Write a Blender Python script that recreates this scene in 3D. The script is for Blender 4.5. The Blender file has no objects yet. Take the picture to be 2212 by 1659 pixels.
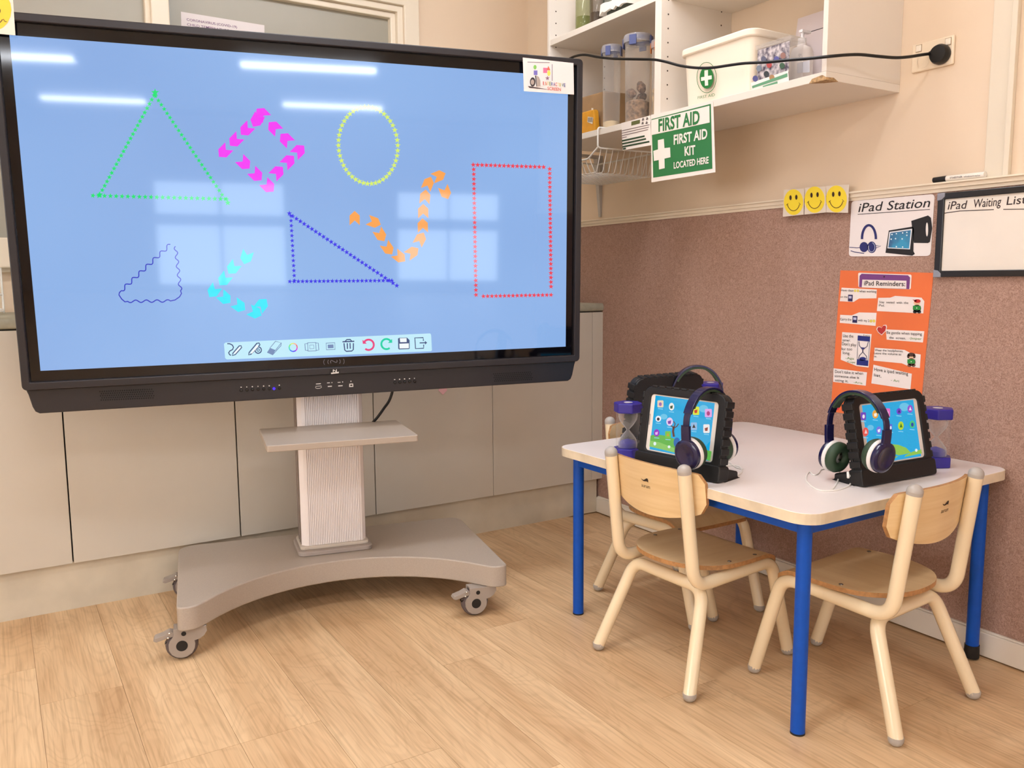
import bpy, bmesh, math, random
from mathutils import Vector, Matrix
random.seed(7)
R = math.radians
SC = bpy.context.scene
COL = SC.collection

# ---------------------------------------------------------------- camera
F_PX, YAW, PITCH, ROLL = 1817.19, R(31.6492), R(6.977), R(-0.4002)
CAM = Vector((-2.2418, -3.6565, 1.027))
_fw = Vector((math.sin(YAW)*math.cos(PITCH), math.cos(YAW)*math.cos(PITCH), -math.sin(PITCH)))
_r0 = Vector((math.cos(YAW), -math.sin(YAW), 0)); _u0 = _r0.cross(_fw)
_rt = math.cos(ROLL)*_r0 + math.sin(ROLL)*_u0
_up = -math.sin(ROLL)*_r0 + math.cos(ROLL)*_u0
cd = bpy.data.cameras.new('camera'); cam = bpy.data.objects.new('camera', cd); COL.objects.link(cam)
cd.sensor_fit = 'HORIZONTAL'; cd.sensor_width = 36.0; cd.lens = F_PX/2212*36.0; cd.clip_start = 0.02
m3 = Matrix((_rt, _up, -_fw)).transposed()
cam.matrix_world = Matrix.Translation(CAM) @ m3.to_4x4()
SC.camera = cam
# ---------------------------------------------------------------- world, exposure, big lights
SC.view_settings.view_transform = 'Standard'; SC.view_settings.look = 'None'
SC.view_settings.gamma = 1.0; SC.view_settings.use_curve_mapping = False
SC.view_settings.exposure = 0.0
w = bpy.data.worlds.new('world'); SC.world = w; w.use_nodes = True
w.node_tree.nodes['Background'].inputs[0].default_value = (0.80, 0.90, 1.0, 1)
w.node_tree.nodes['Background'].inputs[1].default_value = 7.0
TUBE_STRENGTH = 30.0
TUBE_COLOR = (0.95, 0.985, 1.06)
FILL_STRENGTH = 6.0  # glow of the added panel on the far side wall
CEIL = 2.70

# ---------------------------------------------------------------- photo pixel -> place
def ray(px): return _fw + _rt*((px[0]-1106.0)/F_PX) - _up*((px[1]-829.5)/F_PX)
def on_plane(px, P, N):
    d = ray(px); return CAM + d*((Vector(P)-CAM).dot(N)/d.dot(N))
def onx(px, x): d = ray(px); return CAM + d*((x-CAM.x)/d.x)
def ony(px, y): d = ray(px); return CAM + d*((y-CAM.y)/d.y)
def onz(px, z): d = ray(px); return CAM + d*((z-CAM.z)/d.z)

# ---------------------------------------------------------------- materials
def lin(c):
    out = []
    for v in c[:3]:
        v = v/255.0
        out.append(v/12.92 if v <= 0.04045 else ((v+0.055)/1.055)**2.4)
    return (out[0], out[1], out[2], 1.0)
MATS = {}
def M(name, rgb=(200, 200, 200), rough=0.5, metal=0.0, spec=0.5, var=None, bump=None, emit=0.0, coat=0.0, stretch=None, rgb2=None):
    if name in MATS: return MATS[name]
    m = bpy.data.materials.new(name); m.use_nodes = True; nt = m.node_tree
    b = nt.nodes['Principled BSDF']
    b.inputs['Base Color'].default_value = lin(rgb); b.inputs['Roughness'].default_value = rough
    b.inputs['Metallic'].default_value = metal; b.inputs['Specular IOR Level'].default_value = spec
    if coat: b.inputs['Coat Weight'].default_value = coat; b.inputs['Coat Roughness'].default_value = 0.05
    if emit:
        b.inputs['Emission Color'].default_value = lin(rgb); b.inputs['Emission Strength'].default_value = emit
    tc = nt.nodes.new('ShaderNodeTexCoord'); src = tc.outputs['Object']
    if stretch:
        mp = nt.nodes.new('ShaderNodeMapping'); mp.inputs['Scale'].default_value = stretch
        nt.links.new(src, mp.inputs['Vector']); src = mp.outputs['Vector']
    if var:
        sc, lo = var[0], var[1]
        n = nt.nodes.new('ShaderNodeTexNoise'); n.inputs['Scale'].default_value = sc; n.inputs['Detail'].default_value = 5
        nt.links.new(src, n.inputs['Vector'])
        r = nt.nodes.new('ShaderNodeValToRGB')
        c2 = rgb2 if rgb2 else tuple(v*lo for v in rgb)
        r.color_ramp.elements[0].color = lin(c2); r.color_ramp.elements[1].color = lin(rgb)
        r.color_ramp.elements[0].position = 0.35; r.color_ramp.elements[1].position = 0.65
        nt.links.new(n.outputs['Fac'], r.inputs['Fac']); nt.links.new(r.outputs['Color'], b.inputs['Base Color'])
        if emit: nt.links.new(r.outputs['Color'], b.inputs['Emission Color'])
    if bump:
        n2 = nt.nodes.new('ShaderNodeTexNoise'); n2.inputs['Scale'].default_value = bump[0]; n2.inputs['Detail'].default_value = 3
        nt.links.new(src, n2.inputs['Vector'])
        bp = nt.nodes.new('ShaderNodeBump'); bp.inputs['Strength'].default_value = bump[1]; bp.inputs['Distance'].default_value = bump[2] if len(bump) > 2 else 0.002
        nt.links.new(n2.outputs['Fac'], bp.inputs['Height']); nt.links.new(bp.outputs['Normal'], b.inputs['Normal'])
    MATS[name] = m
    return m
def clear_mat(name, rgb, body=0.15, rough=0.08, edge=0.55):
    if name in MATS: return MATS[name]
    m = bpy.data.materials.new(name); m.use_nodes = True; nt = m.node_tree
    b = nt.nodes['Principled BSDF']; b.inputs['Base Color'].default_value = lin(rgb); b.inputs['Roughness'].default_value = rough
    tr = nt.nodes.new('ShaderNodeBsdfTransparent'); tr.inputs[0].default_value = (0.97, 0.97, 0.97, 1)
    lw = nt.nodes.new('ShaderNodeLayerWeight'); lw.inputs['Blend'].default_value = 0.25
    mr = nt.nodes.new('ShaderNodeMapRange'); mr.inputs['To Min'].default_value = body; mr.inputs['To Max'].default_value = min(1.0, body+edge)
    mx = nt.nodes.new('ShaderNodeMixShader')
    nt.links.new(lw.outputs['Facing'], mr.inputs['Value']); nt.links.new(mr.outputs['Result'], mx.inputs['Fac'])
    nt.links.new(tr.outputs[0], mx.inputs[1]); nt.links.new(b.outputs[0], mx.inputs[2])
    nt.links.new(mx.outputs[0], nt.nodes['Material Output'].inputs['Surface'])
    MATS[name] = m
    return m
def wood_floor_mat():
    m = bpy.data.materials.new('oak_vinyl'); m.use_nodes = True; nt = m.node_tree; L = nt.links.new
    b = nt.nodes['Principled BSDF']; b.inputs['Roughness'].default_value = 0.42; b.inputs['Specular IOR Level'].default_value = 0.4
    tc = nt.nodes.new('ShaderNodeTexCoord'); oi = nt.nodes.new('ShaderNodeObjectInfo')
    off = nt.nodes.new('ShaderNodeVectorMath'); off.operation = 'SCALE'; off.inputs[0].default_value = (37.0, 91.0, 13.0)
    L(oi.outputs['Random'], off.inputs['Scale'])
    ad = nt.nodes.new('ShaderNodeVectorMath'); ad.operation = 'ADD'; L(tc.outputs['Object'], ad.inputs[0]); L(off.outputs[0], ad.inputs[1])
    def noise(scale, sx, sy, detail=4, dist=0.0):
        mp = nt.nodes.new('ShaderNodeMapping'); mp.inputs['Scale'].default_value = (sx, sy, 1); L(ad.outputs[0], mp.inputs['Vector'])
        n = nt.nodes.new('ShaderNodeTexNoise'); n.inputs['Scale'].default_value = scale; n.inputs['Detail'].default_value = detail; n.inputs['Distortion'].default_value = dist
        L(mp.outputs[0], n.inputs['Vector']); return n
    broad = noise(1.0, 9, 1.1, 3, 0.6); fine = noise(1.0, 170, 5, 4); knots = noise(1.0, 5.5, 1.6, 2, 0.8)
    # cathedral figure: contour lines of a smooth stretched field
    mul = nt.nodes.new('ShaderNodeMath'); mul.operation = 'MULTIPLY'; mul.inputs[1].default_value = 110.0; L(knots.outputs['Fac'], mul.inputs[0])
    sn = nt.nodes.new('ShaderNodeMath'); sn.operation = 'SINE'; L(mul.outputs[0], sn.inputs[0])
    mr = nt.nodes.new('ShaderNodeMapRange'); mr.inputs['From Min'].default_value = -1; mr.inputs['From Max'].default_value = 1; L(sn.outputs[0], mr.inputs['Value'])
    ramp = nt.nodes.new('ShaderNodeValToRGB'); e = ramp.color_ramp.elements
    e[0].position = 0.28; e[0].color = lin((206, 168, 126)); e[1].position = 0.72; e[1].color = lin((234, 202, 160))
    L(broad.outputs['Fac'], ramp.inputs['Fac'])
    mix1 = nt.nodes.new('ShaderNodeMixRGB'); mix1.blend_type = 'MULTIPLY'; mix1.inputs['Fac'].default_value = 0.17
    r2 = nt.nodes.new('ShaderNodeValToRGB'); r2.color_ramp.elements[0].color = (0.60, 0.52, 0.44, 1); r2.color_ramp.elements[0].position = 0.0
    r2.color_ramp.elements[1].color = (1, 1, 1, 1); r2.color_ramp.elements[1].position = 0.42
    L(mr.outputs[0], r2.inputs['Fac']); L(ramp.outputs[0], mix1.inputs[1]); L(r2.outputs[0], mix1.inputs[2])
    mix2 = nt.nodes.new('ShaderNodeMixRGB'); mix2.blend_type = 'MULTIPLY'; mix2.inputs['Fac'].default_value = 0.5
    r3 = nt.nodes.new('ShaderNodeValToRGB'); r3.color_ramp.elements[0].color = (0.62, 0.55, 0.48, 1); r3.color_ramp.elements[0].position = 0.33
    r3.color_ramp.elements[1].color = (1, 1, 1, 1); r3.color_ramp.elements[1].position = 0.55
    L(fine.outputs['Fac'], r3.inputs['Fac']); L(mix1.outputs[0], mix2.inputs[1]); L(r3.outputs[0], mix2.inputs[2])
    hv = nt.nodes.new('ShaderNodeHueSaturation'); vr = nt.nodes.new('ShaderNodeMapRange')
    vr.inputs['To Min'].default_value = 0.95; vr.inputs['To Max'].default_value = 1.04; L(oi.outputs['Random'], vr.inputs['Value'])
    L(vr.outputs[0], hv.inputs['Value']); L(mix2.outputs[0], hv.inputs['Color']); L(hv.outputs[0], b.inputs['Base Color'])
    bp = nt.nodes.new('ShaderNodeBump'); bp.inputs['Strength'].default_value = 0.10; bp.inputs['Distance'].default_value = 0.001
    L(fine.outputs['Fac'], bp.inputs['Height']); L(bp.outputs[0], b.inputs['Normal'])
    MATS['oak_vinyl'] = m
    return m
def pinboard_mat():
    m = bpy.data.materials.new('pinboard_felt'); m.use_nodes = True; nt = m.node_tree; L = nt.links.new
    b = nt.nodes['Principled BSDF']; b.inputs['Roughness'].default_value = 0.95; b.inputs['Specular IOR Level'].default_value = 0.1
    tc = nt.nodes.new('ShaderNodeTexCoord')
    n = nt.nodes.new('ShaderNodeTexNoise'); n.inputs['Scale'].default_value = 130; n.inputs['Detail'].default_value = 2; n.inputs['Distortion'].default_value = 2.2
    L(tc.outputs['Object'], n.inputs['Vector'])
    r = nt.nodes.new('ShaderNodeValToRGB'); r.color_ramp.elements[0].position = 0.36; r.color_ramp.elements[1].position = 0.62
    r.color_ramp.elements[0].color = lin((162, 128, 113)); r.color_ramp.elements[1].color = lin((192, 157, 141))
    L(n.outputs['Fac'], r.inputs['Fac'])
    n2 = nt.nodes.new('ShaderNodeTexNoise'); n2.inputs['Scale'].default_value = 4; n2.inputs['Detail'].default_value = 3
    L(tc.outputs['Object'], n2.inputs['Vector'])
    mx = nt.nodes.new('ShaderNodeMixRGB'); mx.blend_type = 'MULTIPLY'; mx.inputs['Fac'].default_value = 0.12
    L(r.outputs[0], mx.inputs[1]); L(n2.outputs['Fac'], mx.inputs[2]); L(mx.outputs[0], b.inputs['Base Color'])
    bp = nt.nodes.new('ShaderNodeBump'); bp.inputs['Strength'].default_value = 0.9; bp.inputs['Distance'].default_value = 0.003
    L(n.outputs['Fac'], bp.inputs['Height']); L(bp.outputs[0], b.inputs['Normal'])
    return m
def screen_mat(name, rgb, strength, rgb2=None, scale=1.2):
    """lit display behind glossy glass"""
    m = bpy.data.materials.new(name); m.use_nodes = True; nt = m.node_tree
    b = nt.nodes['Principled BSDF']; b.inputs['Base Color'].default_value = (0.004, 0.004, 0.005, 1)
    b.inputs['Roughness'].default_value = 0.045; b.inputs['Specular IOR Level'].default_value = 0.5
    b.inputs['Emission Color'].default_value = lin(rgb); b.inputs['Emission Strength'].default_value = strength
    if rgb2:
        tc = nt.nodes.new('ShaderNodeTexCoord'); n = nt.nodes.new('ShaderNodeTexNoise'); n.inputs['Scale'].default_value = scale; n.inputs['Detail'].default_value = 1
        r = nt.nodes.new('ShaderNodeValToRGB'); r.color_ramp.elements[0].color = lin(rgb); r.color_ramp.elements[1].color = lin(rgb2)
        r.color_ramp.elements[0].position = 0.3; r.color_ramp.elements[1].position = 0.7
        nt.links.new(tc.outputs['Object'], n.inputs['Vector']); nt.links.new(n.outputs['Fac'], r.inputs['Fac']); nt.links.new(r.outputs[0], b.inputs['Emission Color'])
    return m
def glow(rgb, s=1.0, tag='pixel'):
    n = '%s_%d_%d_%d_%d' % (tag, *[int(v) for v in rgb], int(s*100))
    if n not in MATS: MATS[n] = screen_mat(n, rgb, s)
    return MATS[n]
def ink(rgb):
    return M('ink_%d_%d_%d' % tuple(int(v) for v in rgb), rgb, 0.6)

# ---------------------------------------------------------------- mesh helpers
class MB:
    def __init__(s): s.v = []; s.f = []; s.mi = []; s.cur = 0
    def add(s, vs, fs, T=None):
        o = len(s.v)
        for p in vs:
            p = Vector(p); s.v.append(T @ p if T else p)
        for f in fs: s.f.append([i+o for i in f]); s.mi.append(s.cur)
        return s
    def box(s, a, b, T=None):
        x0, y0, z0 = a; x1, y1, z1 = b
        return s.add([(x0,y0,z0),(x1,y0,z0),(x1,y1,z0),(x0,y1,z0),(x0,y0,z1),(x1,y0,z1),(x1,y1,z1),(x0,y1,z1)],
                     [(0,3,2,1),(4,5,6,7),(0,1,5,4),(1,2,6,5),(2,3,7,6),(3,0,4,7)], T)
    def prism(s, out, t0, t1, ax='z', T=None, side=None):
        """outline (a,b) extruded along ax; a,b are the two other axes in order"""
        area = sum(out[i][0]*out[(i+1) % len(out)][1]-out[(i+1) % len(out)][0]*out[i][1] for i in range(len(out)))
        if area < 0: out = list(reversed(out))
        def P(a, b, t): return {'z': (a, b, t), 'y': (a, t, b), 'x': (t, a, b)}[ax]
        n = len(out)
        vs = [P(a, b, t0) for a, b in out] + [P(a, b, t1) for a, b in out]
        flip = (ax == 'y')
        lo, hi = list(range(n))[::-1], list(range(n, 2*n))
        if flip: lo, hi = lo[::-1], hi[::-1]
        s.add(vs, [lo, hi], T)
        o = len(s.v)-2*n; c = s.cur
        if side is not None: s.cur = side
        for i in range(n):
            j = (i+1) % n; q = [o+i, o+j, o+n+j, o+n+i]
            s.f.append(q[::-1] if flip else q); s.mi.append(s.cur)
        s.cur = c
        return s
    def ring(s, outer, inner, t0, t1, ax='y', T=None):
        n = len(outer)
        def P(a, b, t): return {'z': (a, b, t), 'y': (a, t, b), 'x': (t, a, b)}[ax]
        vs = [P(a, b, t0) for a, b in outer]+[P(a, b, t0) for a, b in inner]+[P(a, b, t1) for a, b in outer]+[P(a, b, t1) for a, b in inner]
        fs = []
        for i in range(n):
            j = (i+1) % n
            fs += [(i, j, n+j, n+i), (2*n+i, 3*n+i, 3*n+j, 2*n+j), (i, 2*n+i, 2*n+j, j), (n+i, n+j, 3*n+j, 3*n+i)]
        return s.add(vs, fs, T)
    def tube(s, pts, r, n=10, caps=True, T=None):
        pts = [Vector(p) for p in pts]; k = len(pts)
        rr = r if isinstance(r, (list, tuple)) else [r]*k
        tan = []
        for i in range(k):
            a = pts[max(i-1, 0)]; b = pts[min(i+1, k-1)]; d = (b-a)
            tan.append(d.normalized() if d.length > 1e-9 else Vector((0, 0, 1)))
        ref = Vector((0, 0, 1)) if abs(tan[0].z) < 0.9 else Vector((1, 0, 0))
        nrm = tan[0].cross(ref).normalized(); vs = []
        for i in range(k):
            nrm = (nrm - tan[i]*nrm.dot(tan[i])).normalized(); bn = tan[i].cross(nrm)
            for j in range(n):
                a = 2*math.pi*j/n; vs.append(pts[i]+(nrm*math.cos(a)+bn*math.sin(a))*rr[i])
        fs = [(i*n+j, i*n+(j+1) % n, (i+1)*n+(j+1) % n, (i+1)*n+j) for i in range(k-1) for j in range(n)]
        if caps: fs += [tuple(range(n))[::-1], tuple(range((k-1)*n, k*n))]
        return s.add(vs, fs, T)
    def lathe(s, prof, n=24, T=None):
        """profile (r,z); r=0 ends are closed to a point"""
        vs = []; rows = []
        for r, z in prof:
            if r < 1e-6: rows.append([len(vs)]); vs.append((0, 0, z))
            else:
                rows.append(list(range(len(vs), len(vs)+n)))
                vs += [(r*math.cos(2*math.pi*j/n), r*math.sin(2*math.pi*j/n), z) for j in range(n)]
        fs = []
        for a, b in zip(rows, rows[1:]):
            for j in range(n):
                k = (j+1) % n
                if len(a) == 1 and len(b) == 1: continue
                if len(a) == 1: fs.append((a[0], b[k], b[j]))
                elif len(b) == 1: fs.append((a[j], a[k], b[0]))
                else: fs.append((a[j], a[k], b[k], b[j]))
        return s.add(vs, fs, T)
    def build(s, name, mat, parent=None, world=False, smooth=None, bevel=0.0, seg=2):
        me = bpy.data.meshes.new(name)
        vs = s.v
        if world and parent is not None:
            Mx = Matrix.Identity(4); p = parent
            while p is not None: Mx = p.matrix_basis @ Mx; p = p.parent
            I = Mx.inverted(); vs = [I @ v for v in vs]
        me.from_pydata([tuple(v) for v in vs], [], s.f)
        ml = mat if isinstance(mat, (list, tuple)) else [mat]
        for m in ml: me.materials.append(m)
        if len(ml) > 1: me.polygons.foreach_set('material_index', s.mi)
        me.update()
        if smooth:
            me.polygons.foreach_set('use_smooth', [True]*len(me.polygons)); me.set_sharp_from_angle(angle=R(smooth))
        o = bpy.data.objects.new(name, me); COL.objects.link(o)
        if parent is not None: o.parent = parent
        if bevel:
            b = o.modifiers.new('bevel', 'BEVEL'); b.width = bevel; b.segments = seg; b.limit_method = 'ANGLE'; b.angle_limit = R(40)
        return o
def tag(o, label, cat, group=None):
    o['label'] = label; o['category'] = cat
    if group: o['group'] = group
    return o
def struct(o): o['kind'] = 'structure'; return o
def empty(name, loc=(0, 0, 0), rz=0.0, mtx=None):
    o = bpy.data.objects.new(name, None); COL.objects.link(o); o.empty_display_size = 0.05
    if mtx is not None: o.matrix_basis = mtx
    else: o.location = loc; o.rotation_euler = (0, 0, rz)
    return o
def thing(name, label, cat, loc=(0, 0, 0), rz=0.0, group=None, mtx=None): return tag(empty(name, loc, rz, mtx), label, cat, group)
def copy_tree(o, parent=None):
    c = o.copy(); COL.objects.link(c); c.parent = parent
    for ch in list(o.children): copy_tree(ch, c)
    return c
def rrect(x0, y0, x1, y1, r, n=5):
    out = []
    for cx, cy, a0 in ((x1-r, y1-r, 0), (x0+r, y1-r, 90), (x0+r, y0+r, 180), (x1-r, y0+r, 270)):
        for i in range(n+1):
            a = R(a0+90*i/n); out.append((cx+r*math.cos(a), cy+r*math.sin(a)))
    return out
def circ(cx, cy, r, n=20, ry=None): return [(cx+r*math.cos(2*math.pi*i/n), cy+(ry or r)*math.sin(2*math.pi*i/n)) for i in range(n)]
def fillet(pts, rads, seg=8):
    pts = [Vector(p) for p in pts]; out = [pts[0]]
    for i in range(1, len(pts)-1):
        a, b, c = pts[i-1], pts[i], pts[i+1]; r = rads[i-1]
        d1 = (a-b).normalized(); d2 = (c-b).normalized(); ang = d1.angle(d2)
        t = min(r/math.tan(ang/2), (a-b).length*0.49, (c-b).length*0.49)
        p0 = b+d1*t; p2 = b+d2*t
        for k in range(seg+1):
            u = k/seg; out.append(p0*(1-u)**2+b*2*u*(1-u)+p2*u*u)
    out.append(pts[-1]); return out
def smooth_path(pts, n=8):
    pts = [Vector(p) for p in pts]; P = [pts[0]]+pts+[pts[-1]]; out = []
    for i in range(1, len(P)-2):
        for k in range(n):
            t = k/n; a, b, c, d = P[i-1], P[i], P[i+1], P[i+2]
            out.append(0.5*((2*b)+(c-a)*t+(2*a-5*b+4*c-d)*t*t+(3*b-a-3*c+d)*t**3))
    out.append(pts[-1]); return out
def dome(r, n=6, z0=0.0, flip=False):
    pr = [(r*math.cos(R(90*i/n)), r*math.sin(R(90*i/n))) for i in range(n+1)]
    return [(max(a, 0), (z0-b) if flip else (z0+b)) for a, b in pr]

# text: glyph outlines of Blender's built-in font, as flat mesh
_tc = {}
def glyphs(s, bold=0.0):
    k = (s, bold)
    if k in _tc: return _tc[k]
    cu = bpy.data.curves.new('t', 'FONT'); cu.body = s; cu.size = 1.0; cu.offset = bold; cu.resolution_u = 3
    ob = bpy.data.objects.new('t', cu); COL.objects.link(ob)
    dg = bpy.context.evaluated_depsgraph_get(); me = bpy.data.meshes.new_from_object(ob.evaluated_get(dg))
    vs = [(v.co.x, v.co.y) for v in me.vertices]; fs = [tuple(p.vertices) for p in me.polygons]
    bpy.data.objects.remove(ob); bpy.data.curves.remove(cu); bpy.data.meshes.remove(me)
    x0 = min(v[0] for v in vs); x1 = max(v[0] for v in vs)
    _tc[k] = (vs, fs, x0, x1); return _tc[k]
CAPH = 0.69
class Ink:
    """flat print on a plane (P,N): shapes are given in photo pixels and land on that plane"""
    def __init__(s, P, N, lift=0.0006, back=False): s.P = Vector(P); s.N = Vector(N).normalized(); s.lift = lift; s.mb = MB()
    def pt(s, px): return on_plane(px, s.P, s.N) + s.N*s.lift
    def poly(s, pts): s.mb.add([s.pt(p) for p in pts], [list(range(len(pts)))]); return s
    def ell(s, c, rx, ry, rot=0.0, n=20):
        cr, sr = math.cos(rot), math.sin(rot)
        return s.poly([(c[0]+rx*math.cos(2*math.pi*i/n)*cr-ry*math.sin(2*math.pi*i/n)*sr, c[1]+rx*math.cos(2*math.pi*i/n)*sr+ry*math.sin(2*math.pi*i/n)*cr) for i in range(n)])
    def star(s, c, r, rot=0.0):
        return s.poly([(c[0]+(r if i % 2 == 0 else r*0.42)*math.sin(rot+math.pi*i/5), c[1]-(r if i % 2 == 0 else r*0.42)*math.cos(rot+math.pi*i/5)) for i in range(10)])
    def stars(s, a, b, n, r):
        for i in range(n):
            t = i/(n-1); s.star((a[0]+(b[0]-a[0])*t, a[1]+(b[1]-a[1])*t), r, random.uniform(-0.25, 0.25))
        return s
    def arrow(s, c, deg, L=31, W=24):
        a = R(deg); ca, sa = math.cos(a), math.sin(a)
        q = [(.5, 0), (.17, .5), (-.5, .5), (-.17, 0), (-.5, -.5), (.17, -.5)]
        return s.poly([(c[0]+x*L*ca-y*W*sa, c[1]+x*L*sa+y*W*ca) for x, y in q])
    def stroke(s, pts, wd, closed=False):
        n = len(pts); Lp = []; Rp = []
        for i in range(n):
            if closed: a, b = pts[i-1], pts[(i+1) % n]
            else: a, b = pts[max(i-1, 0)], pts[min(i+1, n-1)]
            dx, dy = b[0]-a[0], b[1]-a[1]; l = math.hypot(dx, dy) or 1; nx, ny = -dy/l*wd/2, dx/l*wd/2
            Lp.append((pts[i][0]+nx, pts[i][1]+ny)); Rp.append((pts[i][0]-nx, pts[i][1]-ny))
        for i in range(n if closed else n-1):
            j = (i+1) % n; s.poly([Lp[i], Lp[j], Rp[j], Rp[i]])
        return s
    def arc(s, c, rx, ry, a0, a1, wd, n=14):
        return s.stroke([(c[0]+rx*math.cos(R(a0+(a1-a0)*i/n)), c[1]+ry*math.sin(R(a0+(a1-a0)*i/n))) for i in range(n+1)], wd)
    def text(s, t, A, B, C, bold=0.0):
        vs, fs, x0, x1 = glyphs(t, bold); A, B, C = s.pt(A), s.pt(B), s.pt(C)
        s.mb.add([A+(B-A)*((x-x0)/(x1-x0))+(C-A)*(y/CAPH) for x, y in vs], fs); return s
    def build(s, name, mat, parent): return s.mb.build(name, mat, parent, world=True)
def bil(q, u, v):
    """point at (u right, v down) in a photo quad TL,TR,BR,BL"""
    a = [q[0][i]+(q[1][i]-q[0][i])*u for i in (0, 1)]; b = [q[3][i]+(q[2][i]-q[3][i])*u for i in (0, 1)]
    return (a[0]+(b[0]-a[0])*v, a[1]+(b[1]-a[1])*v)
def quad_sub(q, u0, v0, u1, v1): return [bil(q, u0, v0), bil(q, u1, v0), bil(q, u1, v1), bil(q, u0, v1)]
def line_text(I, q, t, u0, u1, v0, v1, bold=0.0):
    I.text(t, bil(q, u0, v1), bil(q, u1, v1), bil(q, u0, v0), bold)
def sheet(name, P, N, quad_px, thick, mat, parent=None, rad=None):
    """thin card standing proud of the plane; its print goes on its front"""
    N = Vector(N).normalized(); n = len(quad_px); mb = MB()
    f = [on_plane(p, P, N)+N*thick for p in quad_px]; b = [on_plane(p, P, N)+N*0.0004 for p in quad_px]
    mb.add(f+b, [list(range(n)), list(range(n, 2*n))[::-1]]+[(i, n+i, n+(i+1) % n, (i+1) % n) for i in range(n)])
    return mb.build(name, mat, parent, world=True)

# ================================================================ THE ROOM
XW = 0.022                      # face of the right-hand wall
YB = -0.15                      # face of the back wall
XL, YR, XR2, YS = -7.0, -12.5, 2.4, -5.2            # far side and rear of the room
cream = M('cream_paint', (232, 210, 184), 0.55, var=(3.0, 0.975))
trimw = M('trim_paint', (240, 226, 204), 0.4)
whitep = M('ceiling_paint', (242, 238, 228), 0.7)
skirt = M('skirting_white', (232, 222, 208), 0.45)
oak = wood_floor_mat()

fl = MB(); fl.box((XL, YR, -0.06), (XW, YB, -0.0045)); fl.box((XW, YR, -0.06), (XR2, YS, 0.0)); floor = struct(fl.build('floor', oak))
PW = 0.187; ends = {0: -1.378, 1: -0.60, 2: -1.82, 3: -2.077, 4: -1.05, 5: -1.72, 6: -1.574, 7: -0.95, 8: -1.97, 9: -1.30, 10: -2.2, -1: -1.14, -2: -1.9}
pm = {}
for k in range(-27, 11):
    x0 = -2.207+PW*k; x1 = min(x0+PW, XW-0.004)
    if x1-x0 < 0.02: continue
    e0 = ends.get(k, -0.8-random.random()*1.2)
    near = -16 < k
    y1 = YB-0.45
    seq = []
    y = e0
    while y < -0.60: y += 1.22
    y = min(y, -0.60)
    cuts = [-0.60] + sorted([e0+1.22*j for j in range(-9, 3) if YR+0.1 < e0+1.22*j < -0.62], reverse=True) + [YR]
    if not near: cuts = [-0.60, YR]
    for a, b in zip(cuts, cuts[1:]):
        if not near or b < -5.2:
            if near: b = YR
        key = (round(x1-x0, 4), round(a-b, 4))
        if key in pm:
            o = bpy.data.objects.new('plank', pm[key]); COL.objects.link(o); o.parent = floor
        else:
            g = 0.0004; w2, l2 = (x1-x0)/2-g, (a-b)/2-g
            mb = MB(); mb.box((-w2, -l2, -0.0044), (w2, l2, 0.0))
            o = mb.build('plank', oak, floor); pm[key] = o.data
        o.location = ((x0+x1)/2, (a+b)/2, 0)
        if near and b == YR: break
c = MB(); c.box((XL, YR, CEIL), (XR2+0.1, YB+0.1, CEIL+0.1)); struct(c.build('ceiling', whitep))
wr = MB(); wr.box((XW, YS, -0.06), (XW+0.1, YB+0.1, CEIL)); wr.box((XW+.1, YS, -0.06), (XR2+.1, YS+.1, CEIL)); wr.box((XR2, YR, -.06), (XR2+.1, YS, CEIL)); struct(wr.build('wall_right', cream))
wl = MB(); wl.box((XL-0.1, YR, -0.06), (XL, YB+0.1, CEIL)); struct(wl.build('wall_left', cream))
# back wall with the window opening x -2.75..-0.60, z 1.10..2.24
WX0, WX1, WZ0, WZ1 = -2.75, -0.6254, 1.10, 2.2162
peach = M('peach_paint', (238, 214, 186), 0.6, var=(2.0, 0.975))
wb = MB()
wb.box((XL, YB, -0.06), (WX0, YB+0.1, CEIL)); wb.box((WX1, YB, -0.06), (XW, YB+0.1, CEIL))
wb.box((WX0, YB, -0.06), (WX1, YB+0.1, WZ0)); wb.box((WX0, YB, WZ1), (WX1, YB+0.1, CEIL))
struct(wb.build('wall_back', peach))
# rear wall with two glazed openings (seen only as reflections in the screen)
GW = [(-0.9, 0.8, 0.15, 1.62), (-4.6, -2.6, 0.05, 1.70)]
wz = MB(); wz.box((XL, YR-0.1, -0.06), (-4.6, YR, CEIL)); wz.box((-2.6, YR-0.1, -0.06), (-0.9, YR, CEIL)); wz.box((0.8, YR-0.1, -0.06), (XR2+0.1, YR, CEIL))
for a, b, z0, z1 in GW:
    wz.box((a, YR-0.1, -0.06), (b, YR, z0)); wz.box((a, YR-0.1, z1), (b, YR, CEIL))
struct(wz.build('wall_rear', cream))
for i, (a, b, z0, z1) in enumerate(GW):
    wroot = struct(empty('window_%d' % (i+2), ((a+b)/2, YR-0.05, z0)))
    f = MB(); wd = b-a; hh = z1-z0
    f.ring([(-wd/2, 0), (wd/2, 0), (wd/2, hh), (-wd/2, hh)], [(-wd/2+.04, .04), (wd/2-.04, .04), (wd/2-.04, hh-.04), (-wd/2+.04, hh-.04)], -0.03, 0.04)
    f.box((-0.02, -0.03, .04), (0.02, 0.04, hh-.04)); f.box((-wd/2+.04, -0.03, hh*.58), (wd/2-.04, 0.04, hh*.58+.17))
    f.build('window_frame', trimw, wroot)
    g = MB(); g.box((-wd/2+.03, -0.003, .03), (wd/2-.03, 0.003, hh-.03)); g.build('pane', clear_mat('window_glass', (230, 240, 245), 0.03), wroot)
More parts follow.
